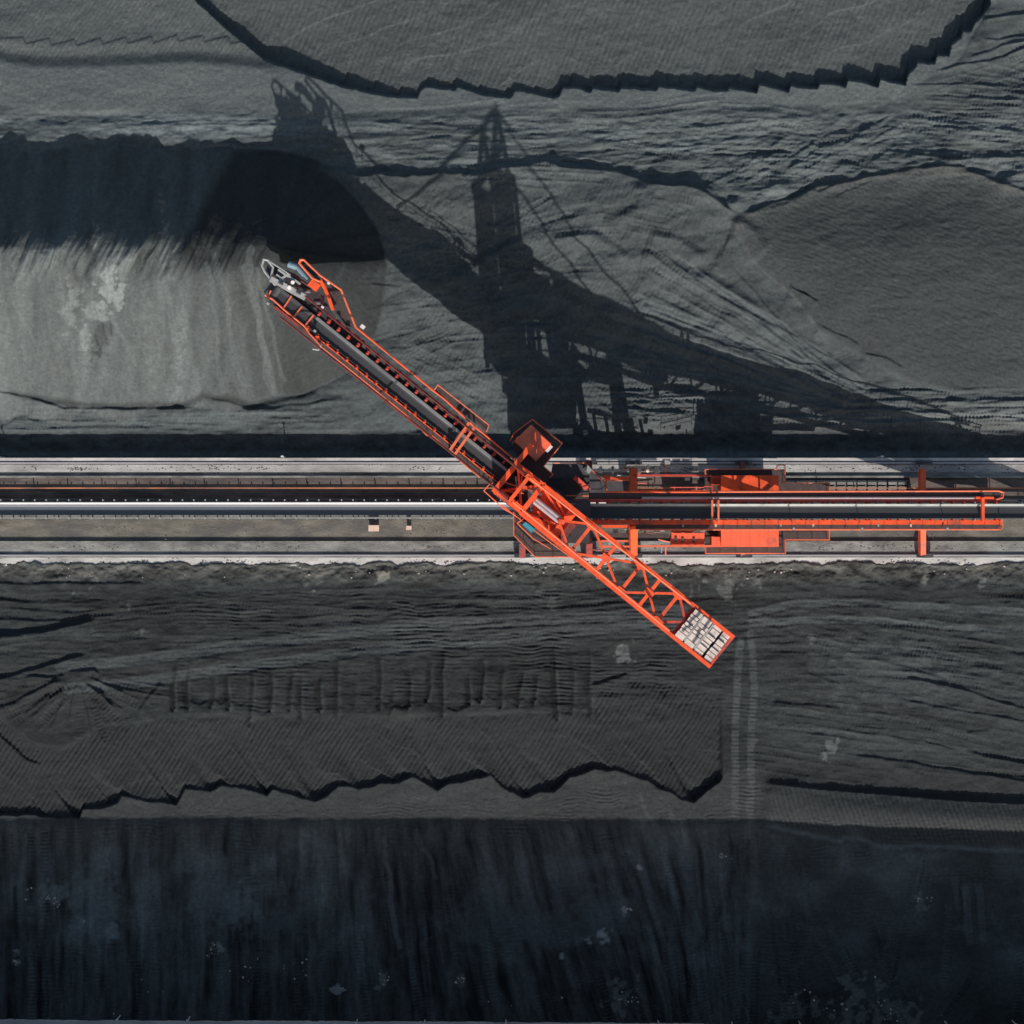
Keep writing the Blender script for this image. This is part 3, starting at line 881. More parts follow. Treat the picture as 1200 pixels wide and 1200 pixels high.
    # pale spots
    for cx, cy, r, al in ((735, 768, 10, .16), (975, 876, 9, .17), (885, 870, 8, .10), (448, 676, 8, .2), (1085, 676, 9, .18), (1150, 668, 14, .15), (955, 745, 6, .12), (160, 742, 9, .10), (150, 715, 6, .1),
                          (370, 680, 12, .13), (90, 668, 16, .12), (640, 690, 20, .07), (850, 660, 30, .14), (748, 1015, 4, .3), (733, 1065, 5, .26), (704, 1092, 5, .3), (690, 1100, 5, .22), (712, 1100, 6, .26),
                          (848, 1004, 6, .22), (250, 1112, 8, .2), (1080, 1055, 8, .12), (20, 1128, 8, .18), (450, 1150, 9, .14), (540, 1152, 9, .10), (730, 1168, 16, .12), (1010, 1185, 30, .12),
                          (930, 1180, 22, .10), (1060, 1188, 20, .12), (395, 1158, 6, .24), (600, 1115, 3, .22), (658, 1122, 3, .26)):
        F.blob(cx, cy, r * .8, r * .9, al * .8, .8, int(cx), .4, 1.3)
    for k in range(70):
        x0, y0 = random.uniform(-40, 840), random.uniform(676, 770)
        L = random.uniform(60, 240)
        sl_ = random.gauss(-.06, .05)
        F.tread([(x0, y0), (x0 + L / 2, y0 + sl_ * L / 2 + random.uniform(-3, 3)), (x0 + L, y0 + sl_ * L)], random.uniform(3, 5.5), random.uniform(.012, .032), 4.4, random.uniform(-.006, .008), k, random.choice((0, 0, 9)))
    for k in range(70):
        x0, y0 = random.uniform(860, 1190), random.uniform(680, 905)
        L = random.uniform(60, 220)
        sl_ = random.gauss(.08 + max(0, (y0 - 730)) * .0006, .07)
        F.tread([(x0, y0), (x0 + L / 2, y0 + sl_ * L / 2 - 2), (x0 + L, min(908, y0 + sl_ * L))], random.uniform(3, 5.5), random.uniform(.010, .028), 4.4, random.uniform(-.006, .009), k, random.choice((0, 0, 9)))
    for k in range(26):
        a_ = math.radians(random.uniform(-10, 200))
        r0, r1 = random.uniform(10, 30), random.uniform(60, 120)
        F.tread([(96 + r0 * math.cos(a_), 795 + r0 * math.sin(a_) * .7), (96 + r1 * math.cos(a_), 795 + r1 * math.sin(a_) * .7)], 5, .028, 4.6, random.uniform(-.008, .006), k)
    for k in range(70):
        x0, y0 = random.uniform(-20, 1200), random.uniform(955, 1120)
        L = random.uniform(60, 200)
        ln = (min(max((x0 - 360) / 420, 0), 1) * .34) if x0 < 860 else random.gauss(.1, .3)
        F.tread([(x0, y0), (x0 + ln * L * .4, y0 + L * .5), (x0 + ln * L, y0 + L)], random.uniform(3, 6), random.uniform(.04, .08), 4.4, random.uniform(-.012, .022), k, random.choice((0, 0, 8)))
    wv = .34 * fbm(X / 80, Y / 42, 14, 3) + .10 * fbm(X / 22, Y / 12, 15, 3)
    F.h += wv * ss(Y, 670, 700) * (1 - ss(Y, 840, 880) * (1 - rf) * .7) * ss(945 - Y, 0, 20)
    spk = 0 * np.clip(vn(X / 2.6, Y / 2.6, 151) + fbm(X / 60, Y / 30, 152, 3) * .6 - .52, 0, 1)
    F.a += lo * spk * .8 * ss(Y, 1030, 1080)
    F.h += 0.04 * fbm(X / 6, Y / 4.5, 7, 3) + .022 * fbm(X / 2.6, Y / 2.6, 8, 2)
    F.a *= 1 + .25 * fbm(X / 3.2, Y / 3.2, 9, 3)
    F.a *= .78 + .26 * lo
    F.warm += lo * .35
    o = F.build('coal_yard', COAL)
    return struct(o, 'dark coal yard combed by blade lanes and wheel tracks south of the track')


build_north()
build_south()

# ------------------------------------------------------------------ track bed
L0, L1 = -900.0, 1000.0       # the track runs on far past both sides of the picture


def strip(name, y0, y1, z0, z1, m, label=None):
    a, b = W(L0, y1), W(L1 + 1100, y0)
    o = MB().box(a.x, b.x, a.y, b.y, z0, z1).build(name, m)
    return struct(o, label)


strip('track_bed', 537.2, 664, -2.2, 0.0, 'conc', 'raised dusty concrete bed of the track')
strip('kerb', 536.6, 540.2, -1.0, 0.12, 'concw', 'pale concrete kerb along the ditch')
strip('pavement', 544.6, 553.2, -.05, 0.03, 'concm', 'pale dusty slab beside the upper rail')
strip('kerb', 557.6, 560.0, -.05, 0.24, 'conc', 'low kerb beside the pale slab')
strip('pavement', 560.0, 584, -.05, 0.004, 'concd', 'coal-stained floor with the shade of the conveyor put into its colour')  # darker strip carries the conveyor's shade in its colour
strip('pavement', 608, 634, -.05, 0.02, 'concb', 'brown-grey slab south of the conveyor')
strip('rail_beam', 634, 653.4, -.05, 0.30, 'conc', 'raised concrete beam under the lower rail')
strip('pavement', 653.4, 663, -.05, 0.10, 'concw', 'pale concrete strip at the edge of the coal yard')


def rail(y, z, label):
    a, b = W(L0, y), W(L1 + 1100, y)
    m = MB()
    m.box(a.x, b.x, a.y - .10, a.y + .10, z, z + .03)
    m.box(a.x, b.x, a.y - .025, a.y + .025, z + .03, z + .15)
    m.box(a.x, b.x, a.y - .075, a.y + .075, z + .15, z + .21)
    return tag(m.build('rail', 'railsteel'), label, 'rail', 'crane rails')


rail(542.4, 0.0, 'steel rail beside the pale kerb along the ditch')
rail(650.6, 0.30, 'steel rail on the raised beam beside the coal yard')
a, b = W(L0, 572, .8), W(L1 + 1100, 572, .8)
pp = thing('cable_pipe', 'thin rusty orange pipe on short posts along the conveyor', 'pipe', (0, W(0, 572, .8).y, 0))
MB().box(a.x, b.x, a.y - .07, a.y + .07, .74, .86).build('pipe', 'rust', pp)
pm = MB().box(-.06, .06, -.06, .06, 0, .73).mesh('post', 'steel')
for k in range(-40, 41):
    piece('post', pm, pp, (k * 4.0, a.y, 0.004))

# yard conveyor -----------------------------------------------------
cy = W(0, 597.5, .9).y
cv = thing('belt_conveyor', 'long grey belt conveyor in pale guards running across the whole yard', 'conveyor', (0, cy, 0))
XA, XB = -100.0, 160.0
yN = cy + 0.80       # north lip
yS = cy - 0.85
xe = W(700, 600, 1).x


def trough(x0, x1, m, name, par):
    mb = MB()
    ys = [cy + .62, cy + .33, cy - .33, cy - .62]
    zs = [1.10, .92, .92, 1.10]
    vs = [(x0, y, z) for y, z in zip(ys, zs)] + [(x1, y, z) for y, z in zip(ys, zs)]
    vs += [(v[0], v[1], v[2] - .03) for v in vs]
    fs = []
    for k in range(3):
        fs.append((k + 1, k + 5, k + 4, k))
        fs.append((k + 8, k + 12, k + 13, k + 9))
    mb.add(vs, fs)
    return mb.build(name, m, par)


trough(XA, xe, 'belt', 'belt', cv)
trough(W(1215, 600, 1).x, XB, 'rubber', 'belt', cv)
MB().hexa([(XA, yN - .30, .96), (xe + 1, yN - .30, .96), (xe + 1, yN - .26, .96), (XA, yN - .26, .96),
           (XA, yN - .02, 1.20), (xe + 1, yN - .02, 1.20), (xe + 1, yN + .08, 1.20), (XA, yN + .08, 1.20)]).build('guard', 'white', cv)
MB().box(XA, XB, yS - .02, yS + .06, .9, 1.36).build('guard', 'steel', cv, 'dark upright side guard')
MB().box(XA, XB, yN + .22, yN + .34, .62, .82).build('stringer', 'steel', cv)
MB().box(XA, XB, yS - .16, yS - .04, .66, .86).build('stringer', 'galv', cv)
idl = MB()
idl.box(-.05, .05, yS - cy - .18, yN - cy + .42, .70, .84)
idl.box(-.11, .11, yS - cy - .22, yS - cy - .03, .84, 1.14)
idl.box(-.07, .07, yN - cy + .24, yN - cy + .42, .84, 1.18)
idm = idl.mesh('idler', 'galv')
lgm = MB().box(-.06, .06, -.06, .06, 0, .64).mesh('leg', 'steel')
k = 0
x = -66.0
while x < 76:
    if not (xe + 1 < x < W(1190, 600, 1).x):
        piece('idler', idm, cv, (x, cy, 0))
    if k % 3 == 0:
        piece('leg', lgm, cv, (x + .5, yN + .28, 0.006))
        piece('leg', lgm, cv, (x + .5, yS - .10, 0.022))
    x += 1.32
    k += 1

# ------------------------------------------------------------------ slewing stacker
U = (0.7804, 0.6253)
N_ = (-0.6253, 0.7804)
S0 = (641.0, 598.0)


def B(s, t, z):
    return W(S0[0] + U[0] * s + N_[0] * t, S0[1] + U[1] * s + N_[1] * t, z)


def sl(px, py):
    """photograph pixel to boom coordinates"""
    dx, dy = px - S0[0], py - S0[1]
    return dx * U[0] + dy * U[1], dx * N_[0] + dy * N_[1]


def zb(s):
    return 13.0 + (-s - 30) * 3.0 / 400.0


def BP(px, py, dz=0.0):
    s, t = sl(px, py)
    return W(px, py, zb(s) + dz)


st = thing('coal_stacker', 'orange slewing coal stacker with long conveyor boom, mast and lattice counterweight arm', 'stacker', W(641, 598, 0))


def handrail(pts, par, m='rail', r=.06, posts=1.6, hgt=1.05, mid=True, name='handrail'):
    mb = MB()
    pts = [Vector(p) for p in pts]
    mb.path(pts, r, 6)
    dn = Vector((0, 0, -hgt))
    if mid:
        mb.path([p + dn * .5 for p in pts], .028, 5)
    for a_, b_ in zip(pts[:-1], pts[1:]):
        n = max(1, int((b_ - a_).length / posts))
        for k in range(n + 1):
            p = a_.lerp(b_, k / n)
            mb.tube(p, p + dn, .032, 5)
    return mb.build(name, m, par)


def beam(name, p, q, wd, ht, m='orange', par=None):
    return MB().bar(p, q, wd, ht).build(name, m, par if par else st)


# boom
sd = Vector((N_[0], -N_[1], 0))
sA, sB = -428, -26
for t_, wm in ((-19.5, 'wine'), (13.5, 'wine')):
    mb = MB()
    p, q = B(sA + 30, t_, zb(sA + 30) - .55), B(sB, t_, zb(sB) - .55)
    mb.bar(p, q, .30, .16)
    p2, q2 = p + Vector((0, 0, -1.7)), q + Vector((0, 0, -2.3))
    mb.bar(p2, q2, .30, .16)
    o = sd * .03
    mb.hexa([p2 - o, q2 - o, q2 + o, p2 + o, p - o, q - o, q + o, p + o])  # web plate hidden from above, added for a solid boom shadow
    n = 22
    for k in range(n):
        mb.bar(p.lerp(q, (k + .5) / n) + sd * .08, p2.lerp(q2, (k + .5) / n) + sd * .08, .1, .08, (0.6, .8, 0))
    mb.build('boom_girder', wm, st)
pan = MB()
pan.hexa([B(sA + 20, -18.6, zb(sA + 20) - .75), B(sA + 20, 13, zb(sA + 20) - .75), B(sB, 13, zb(sB) - .75), B(sB, -18.6, zb(sB) - .75),
          B(sA + 20, -18.6, zb(sA + 20) - .68), B(sA + 20, 13, zb(sA + 20) - .68), B(sB, 13, zb(sB) - .68), B(sB, -18.6, zb(sB) - .68)])
pan.build('spill_pan', 'pan', st)
for k in range(15):
    s = sA + 46 + k * 26
    beam('cross_beam', B(s, -19, zb(s) - .42), B(s, 13, zb(s) - .42), .14, .14, 'wine')
# belt on the boom (trough)


def belt_run(p, q, side, half, m, par, name='belt', rise=.18):
    """trough belt from p to q; side: unit vector across"""
    p, q = Vector(p), Vector(q)
    side = Vector(side).normalized()
    offs = [(-half, rise), (-half * .45, 0), (half * .45, 0), (half, rise)]
    vs = [P + side * o + Vector((0, 0, h)) for P in (p, q) for o, h in offs]
    vs += [v - Vector((0, 0, .04)) for v in vs]
    fs = []
    for k in range(3):
        fs.append((k, k + 1, k + 5, k + 4))
        fs.append((k + 8, k + 12, k + 13, k + 9))
    mb = MB().add(vs, fs)
    o = mb.build(name, m, par)
    me = o.data
    me.update()
    if me.polygons[2].normal.z < 0:
        me.flip_normals()
    return o


sd = Vector((N_[0], -N_[1], 0))
belt_run(B(-407, 0, zb(-407) + .05), B(-20, 0, zb(-20) + .05), sd, .72, 'rubber', st)
mb = MB()
p, q = B(-352, -7.2, zb(-352) + .28), B(-66, -7.2, zb(-66) + .28)
mb.bar(p, q, .30, .05, up=(-N_[0] * -.5, .62, .78))
mb.build('wind_guard', 'galv', st)
MB().bar(B(-352, 7.4, zb(-352) + .2), B(-66, 7.4, zb(-66) + .2), .05, .36).build('wind_guard', 'steel', st)
ang = math.atan2(-U[1], U[0])
im = MB()
im.box(-.10, .10, -.10, .30, -.12, .30)
im.hexa([(-.20, -.12, -.12), (.20, -.12, -.12), (.20, .16, -.12), (-.20, .16, -.12), (-.06, -.10, .42), (.06, -.10, .42), (.06, .06, .42), (-.06, .06, .42)])
idb = im.mesh('idler_bracket', 'orange')
idr = im.mesh('idler_bracket', 'red')
for k in range(21):
    s = -352 + k * 14.6
    if s > -70:
        break
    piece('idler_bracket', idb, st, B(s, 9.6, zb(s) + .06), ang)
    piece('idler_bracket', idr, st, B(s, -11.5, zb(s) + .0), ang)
# walkways
MB().bar(B(-330, 14.2, zb(-330) - .12), B(-66, 14.2, zb(-66) - .12), .62, .05).build('walkway', 'grate', st)
MB().bar(B(-290, -17.5, zb(-290) - .12), B(-60, -17.5, zb(-60) - .12), .62, .05).build('walkway', 'grate', st)
MB().bar(B(-335, 10.4, zb(-335) + .02), B(-66, 10.4, zb(-66) + .02), .10, .12).build('belt_rail', 'orange', st)
hr = 0.9
handrail([BP(*p, hr) for p in ((361, 389), (376.7, 406.5), (420, 441), (476.7, 487), (482, 492), (500, 510), (507, 511), (527, 528))], st)
handrail([BP(*p, hr) for p in ((527, 529), (548, 548), (562, 559))], st)
handrail([BP(*p, hr) for p in ((577, 566), (573, 568), (567, 575), (590, 596), (604, 604))], st)
handrail([BP(*p, hr) for p in ((607, 542), (552, 496), (520, 467), (508, 458), (480, 435), (417, 383.5))], st, 'orange', .10)
handrail([BP(*p, hr) for p in ((417, 383.5), (400, 340), (393, 335), (375, 322.5), (356, 304.5), (352, 304.5), (350.5, 308), (366, 326), (375, 330))], st, 'rail', .11)
handrail([BP(*p, hr) for p in ((508, 458), (513, 451), (573, 498), (570, 506))], st)
MB().prism([BP(*p)[:2] for p in ((508, 458), (513, 451), (573, 498), (570, 506))], zb(-110) - .2, zb(-110) - .12).build('side_platform', 'grate', st)
MB().prism([BP(*p)[:2] for p in ((417, 383.5), (400, 340), (375, 322.5), (355, 306), (352, 308), (376, 332), (391, 362), (404, 380))], zb(-330) - .9, zb(-330) - .82).build('side_platform', 'grate', st)
# chute pipe, drive and head
handrail([BP(*p, .7) for p in ((376, 329), (381, 338), (386, 350), (390, 362))], st, 'orange', .2, 9, .6, False, 'drive_guard')
s, t_ = sl(368, 334)
z = zb(s)
mb = MB()
mb.hexa([B(s - 7, t_ - 5, z - .2), B(s - 7, t_ + 5, z - .2), B(s + 7, t_ + 5, z - .2), B(s + 7, t_ - 5, z - .2),
         B(s - 6, t_ - 4.6, z + 1.0), B(s - 6, t_ + 4.6, z + 1.0), B(s + 6, t_ + 4.6, z + 1.0), B(s + 6, t_ - 4.6, z + 1.0)])
mb.build('drive_housing', 'orange', st)
mb = MB()
for a0, a1, r in (((338, 309.5), (348, 313), .34), ((348, 313), (357, 323), .26), ((357, 323), (361, 327), .16)):
    mb.tube(BP(*a0, .5), BP(*a1, .5), r, 12)
mb.build('drive_motor', 'blue', st)
mb = MB()
for (x0, y0), (x1, y1), wd in (((317, 327), (331, 334), .55), ((331, 334), (345, 342), .62), ((345, 342), (358, 349), .6)):
    mb.bar(BP(x0, y0, .55), BP(x1, y1, .55), wd, .25)
mb.build('head_cover', 'plate', st)
mb = MB()
for x_, y_ in ((329, 332.5), (350, 343.5)):
    mb.bar(BP(x_ - 2.5, y_ - 1.5, .72), BP(x_ + 2.5, y_ + 1.2, .72), .16, .12)
mb.build('cover_slot', 'steel', st)
mb = MB()
mb.path([BP(307, 311, .4), BP(309, 304, .4), BP(314, 305, .4), BP(320, 313, .4), BP(317, 327, .4), BP(310, 318, .4), BP(307, 311, .4)], .11, 8)
mb.path([BP(314, 305, .4), BP(328, 314, .4), BP(340, 322, .4)], .08)
mb.path([BP(310, 318, .2), BP(322, 334, .2)], .1)
mb.build('head_frame', 'galv', st)
MB().prism([BP(*p)[:2] for p in ((312, 308), (326, 312), (345, 320), (376, 344), (394, 372), (384, 378), (352, 352), (330, 338), (316, 326))], zb(-400) - .5, zb(-400) - .42).build('head_platform', 'pan', st)
MB().prism([BP(*p)[:2] for p in ((313, 309), (319, 312), (317, 325), (311, 317))], zb(-400) - .3, zb(-400) + .1).build('head_hood', 'steel', st)
for q in ((330, 318), (347, 331), (360, 338), (372, 352)):
    c_ = BP(*q, -.2)
    MB().tube(c_ - Vector((.35, .25, 0)), c_ + Vector((.35, -.25, 0)), .26, 10).build('gearbox', 'steel', st)
for q0, q1 in (((337, 318), (366, 338)), ((352, 326), (348, 340)), ((380, 345), (377, 360))):
    MB().tube(BP(*q0, .1), BP(*q1, .1), .09, 8).build('hydraulic_pipe', 'wine', st)
MB().tube(B(-407, -7.5, zb(-407) - .3), B(-407, 8, zb(-407) - .3), .5, 16).build('head_pulley', 'steel', st)
mb = MB()
mb.hexa([B(-419, -9, zb(-419) - 1.8), B(-419, 8, zb(-419) - 1.8), B(-398, 9, zb(-404) - 1.8), B(-398, -10, zb(-404) - 1.8),
         B(-417, -9, zb(-419) - .7), B(-417, 8, zb(-419) - .7), B(-398, 9, zb(-404) - .7), B(-398, -10, zb(-404) - .7)])
mb.build('discharge_chute', 'steel', st)
for p in ((343, 331), (339, 337)):
    MB().tube(BP(*p, .5), BP(*p, 1.0), .2, 10).build('bearing', 'white', st)
mb = MB()
for (x0, y0), (x1, y1) in (((322, 334), (336, 322)), ((324, 322), (334, 330)), ((326, 316), (346, 330)), ((336, 322), (352, 333))):
    mb.bar(BP(x0, y0, .35), BP(x1, y1, .35), .2, .2)
mb.build('head_bracing', 'galv', st)
mb = MB()
for (x0, y0), (x1, y1) in (((341.7, 346.7), (331.7, 362)), ((354, 359), (344, 372)), ((367.5, 369), (357.5, 382))):
    mb.bar(BP(x0, y0, .2), BP(x1, y1, .2), .14, .14)
mb.path([BP(311, 346, .3), BP(320, 351, .3), BP(333, 363, .3), BP(357, 382.5, .3), BP(362, 389, .3)], .10)
mb.path([BP(317, 341, .3), BP(313, 350, .3)], .1)
mb.build('inspection_ladder', 'rail', st)
for (x_, y_), m_ in (((425, 383), 'white'), ((378, 360), 'white'), ((314, 356), 'galv'), ((369, 388), 'galv'), ((385, 332), 'white')):
    s, t_ = sl(x_, y_)
    z = zb(s) + .6
    u_ = 2.8 if x_ == 425 else 1.7
    mb = MB().hexa([B(s - u_, t_ - u_ * .8, z), B(s - u_, t_ + u_ * .8, z), B(s + u_, t_ + u_ * .8, z), B(s + u_, t_ - u_ * .8, z), B(s - u_, t_ - u_ * .8, z + .4), B(s - u_, t_ + u_ * .8, z + .4), B(s + u_, t_ + u_ * .8, z + .4), B(s + u_, t_ - u_ * .8, z + .4)])
    mb.tube(B(s, t_, z), B(s, t_, z - .9), .06)
    mb.build('floodlight', m_, st)
mb = MB()
mb.path([BP(377, 404, .5), BP(373, 410, .5), BP(367, 409, .5)], .09)
mb.build('lamp_bracket', 'galv', st)
# portal frames over the belt
for (a0, a1) in (((527, 528), (550, 495)), ((533, 532.5), (556, 501))):
    beam('portal_frame', BP(*a0, 1.3), BP(*a1, 1.3), .26, .26, 'rail')
beam('portal_frame', BP(527, 528, 1.3), BP(533, 532.5, 1.3), .2, .2, 'rail')
beam('portal_frame', BP(550, 495, 1.3), BP(556, 501, 1.3), .2, .2, 'rail')
for a0 in ((527, 528), (533, 532.5), (550, 495), (556, 501)):
    beam('portal_leg', BP(*a0, 1.2), BP(*a0, -.3), .2, .2, 'rail')
# mast tower
ZM = 23.6
fr = [(-60, -20), (-60, 20), (-22, 20), (-22, -20)]
zlo = 8.0
for s, t_ in fr:
    beam('mast_leg', B(s, t_, zlo) if True else None, B(s, t_, ZM - .3), .5, .5)
for k in range(4):
    a0, b0 = fr[k], fr[(k + 1) % 4]
    if k != 0:
        beam('mast_top_beam', B(*a0, ZM), B(*b0, ZM), .46, .5)
beam('mast_top_beam', B(-62, -49, ZM - .05), B(-62, 23, ZM - .05), .5, .55)
for t_ in (-20, 20):
    mb = MB()
    p0, p1 = B(-59, t_, zlo + 1), B(-28, t_, zlo + 1)
    q0, q1 = B(-59, t_, ZM - .4), B(-28, t_, ZM - .4)
    o = sd * .04
    mb.hexa([p0 - o, p1 - o, p1 + o, p0 + o, q0 - o, q1 - o, q1 + o, q0 + o])
    mb.build('mast_shadow_plate', 'orange', st)  # plates unseen from above, added to make the mast's shadow solid
for z0, z1 in ((12.5, 17.5), (17.5, 22.8)):
    for s in (-60, -22):
        beam('mast_brace', B(s, -18, z0), B(s, 18, z1), .2, .2)
        beam('mast_brace', B(s, 18, z0), B(s, -18, z1), .2, .2)
for z in (15.5, 20.0):
    for a0, b0 in (((-58, -18), (-24, 18)), ((-58, 18), (-24, -18))):
        beam('mast_brace', B(*a0, z), B(*b0, z), .26, .2)
for a0, b0 in (((-58, -18), (-40, 3)), ((-58, 17), (-34, 2)), ((-40, 3), (-24, 18)), ((-40, 3), (-24, -16)), ((-52, -18), (-36, 3)), ((-58, 5), (-24, -8))):
    beam('rope', B(*a0, ZM - 1.5), B(*b0, ZM + .2), .09, .09, 'rail')
for s, t_, zt in ((-42, -17, 27.4), (-40, 17, 27.4)):
    mb = MB()
    mb.bar(B(-56, t_, ZM - .2), B(s, t_, zt), .4, .4)
    mb.bar(B(-26, t_, ZM - .2), B(s, t_, zt), .4, .4)
    mb.build('mast_head', 'orange', st)
beam('mast_head_beam', B(-41, -17, 27.3), B(-41, 17, 27.3), .34, .34)
for t_ in (-17, 17):
    for s1, dz in ((-385, .3), (-235, .3)):
        MB().tube(B(-42, t_, 27.3), B(s1, t_ * 1.1, zb(s1) + dz), .10, 6).build('stay', 'wine', st)
    MB().tube(B(-40, t_, 27.3), B(200, t_ * 1.2, 18.6), .12, 6).build('stay', 'orange', st)


# tail truss
def zt(s):
    return 17.4 + (s + 22) * 1.3 / 286


tN, tS = -20.5, 22.0
for t_ in (tN, tS):
    MB().bar(B(-22, t_, zt(-22)), B(264, t_ + (0.0 if t_ < 0 else 1.5), zt(264)), .40, .42).build('tail_chord', 'orange', st)
    mb = MB()
    p, q = B(28, t_, zt(28) - 3.0), B(262, t_, zt(262) - 1.4)
    mb.bar(p, q, .36, .36)
    for k in range(7):
        a0 = 28 + k * 33
        mb.bar(B(a0, t_, zt(a0)), p.lerp(q, (k + .5) / 7), .18, .18, (.6, .8, 0))
        mb.bar(p.lerp(q, (k + .5) / 7), B(a0 + 33, t_, zt(a0 + 33)), .18, .18, (.6, .8, 0))
    o_ = sd * .03
    pt_, qt_ = B(30, t_, zt(30) - .2), B(260, t_, zt(260) - .2)
    pb_, qb_ = p.lerp(q, .01) + Vector((0, 0, .4)), p.lerp(q, .99) + Vector((0, 0, .1))
    mb.hexa([pb_ - o_, qb_ - o_, qb_ + o_, pb_ + o_, pt_ - o_, qt_ - o_, qt_ + o_, pt_ + o_])  # web plate hidden from above, added so the truss shadow closes
    mb.build('tail_side_truss', 'orange', st)
for s in (52, 89, 126, 154, 182):
    beam('cross_beam', B(s, tN, zt(s)), B(s, tS, zt(s)), .34, .3)
mid_ = .7
for sc, ends in ((18, (52,)), (89, (52, 126)), (154, (126, 182)), (208, (182,))):
    for se in ends:
        for t_ in (tN, tS):
            beam('diagonal', B(sc, mid_, zt(sc) - .02), B(se, t_, zt(se) - .02), .24, .22, 'red' if sc == 208 else 'orange')
for sc in (89, 154):
    z = zt(sc) + .14
    MB().hexa([B(sc - 6, mid_ - 4, z), B(sc - 6, mid_ + 4, z), B(sc + 6, mid_ + 4, z), B(sc + 6, mid_ - 4, z), B(sc - 6, mid_ - 4, z + .1), B(sc - 6, mid_ + 4, z + .1), B(sc + 6, mid_ + 4, z + .1), B(sc + 6, mid_ - 4, z + .1)]).build('gusset', 'orange', st)
for se in (52, 126, 182):
    for t_ in (tN, tS):
        i = -1 if t_ > 0 else 1
        z = zt(se) + .24
        MB().prism([B(se - 10, t_, z)[:2], B(se + 10, t_, z)[:2], B(se + 4, t_ + i * 6, z)[:2], B(se - 4, t_ + i * 6, z)[:2]], z, z + .05).build('gusset', 'orange', st)
# counterweight basket: blocks in rows
z0 = zt(236) - 1.1
MB().prism([B(207, tN + 3, z0)[:2], B(207, tS - 3, z0)[:2], B(263, tS - 2, z0)[:2], B(263, tN + 3, z0)[:2]], z0 - .2, z0).build('counterweight_tray', 'steel', st)
beam('cross_beam', B(262, tN, zt(264) - .5), B(262, tS + 1, zt(264) - .5), .3, .6, 'red')
beam('cross_beam', B(206, tN, zt(206) - .5), B(206, tS, zt(206) - .5), .3, .4, 'red')
rows = ((208, 220), (221.5, 235), (237, 249), (250.5, 261.5))
for ri, (a0, a1) in enumerate(rows):
    t_ = -18.5
    while t_ < 18.5:
        wd = random.choice((4.2, 5.0, 6.4, 8.5))
        wd = min(wd, 21 - t_)
        if random.random() < .98:
            h_ = 1.25 + random.uniform(-.05, .22)
            c0, c1 = a0 + random.uniform(0, 1), a1 - random.uniform(0, 1.2)
            if random.random() < .0:
                c1 = (c0 + c1) / 2
            MB().hexa([B(c0, t_, z0), B(c0, t_ + wd - .5, z0), B(c1, t_ + wd - .5, z0), B(c1, t_, z0),
                       B(c0, t_, z0 + h_), B(c0, t_ + wd - .5, z0 + h_), B(c1, t_ + wd - .5, z0 + h_), B(c1, t_, z0 + h_)]).build('counterweight_block', 'block', st)
        t_ += wd + .35
for s in (221, 236):
    beam('tie_bar', B(s, tN + 3, z0 + 1.75), B(s, tS - 3, z0 + 1.75), .2, .1, 'plate')
# machinery deck between mast and truss
zd = 16.6
MB().prism([B(-20, -18.5, zd)[:2], B(-20, 20, zd)[:2], B(30, 20, zd)[:2], B(30, -18.5, zd)[:2]], zd - .25, zd).build('machinery_deck', 'orange', st)
for t_ in (-2.2, 1.6):
    MB().tube(B(-18, t_, zd + .7), B(19, t_, zd + .7), .24, 12).build('hydraulic_cylinder', 'lilac', st)
for s, t_ in ((-19, -8), (-19, 9), (-16, 14)):
    MB().hexa([B(s - 3, t_ - 3.5, zd), B(s - 3, t_ + 3.5, zd), B(s + 3, t_ + 3.5, zd), B(s + 3, t_ - 3.5, zd), B(s - 3, t_ - 3.5, zd + .6), B(s - 3, t_ + 3.5, zd + .6), B(s + 3, t_ + 3.5, zd + .6), B(s + 3, t_ - 3.5, zd + .6)]).build('control_box', 'steel', st)
for a0, b0 in (((-16, -16), (18, -5)), ((-16, 17), (20, 6)), ((2, -16), (20, -8)), ((-8, 8), (14, 17))):
    beam('deck_rib', B(*a0, zd + .2), B(*b0, zd + .2), .22, .4, 'orange')
for t0, t1 in ((-17, -6), (5, 19)):
    MB().hexa([B(20, t0, zd), B(20, t1, zd), B(29, t1, zd), B(29, t0, zd), B(20, t0, zd + .55), B(20, t1, zd + .55), B(29, t1, zd + .45), B(29, t0, zd + .45)]).build('winch_cover', 'orange', st)
MB().tube(B(20, -2, zd + .6), B(20, 2, zd + .6), .5, 12).build('cylinder_pivot', 'red', st)
for t_ in (-19, 20.5):
    MB().bar(B(-22, t_, zd - .8), B(30, t_, zd - .8), .3, 1.1).build('deck_girder', 'orange', st)
# slewing platform, ring, portal
zp = 9.5
MB().prism([B(-62, -24, zp)[:2], B(-62, 24, zp)[:2], B(38, 24, zp)[:2], B(38, -24, zp)[:2]], zp - .8, zp).build('slewing_platform', 'wine', st)
MB().tube(W(641, 598, 7.2), W(641, 598, 8.7), 2.6, 28).build('slew_ring', 'steel', st)
for a0 in (-14, 34):
    for t_ in (-19, 20):
        beam('deck_column', B(a0, t_, zp), B(a0, t_, zd - 2.2), .5, .5)
MB().prism([W(x_, y_, 6)[:2] for x_, y_ in ((606, 560), (690, 560), (690, 636), (606, 636))], 5.9, 7.2).build('portal_base', 'pan', st)
for x_ in (612, 690):
    for y_, yr in ((562, 542.4), (634, 650.6)):
        beam('gantry_leg', W(x_, y_, 6.4), W(x_, yr, 1.5), .7, .7, 'wine')


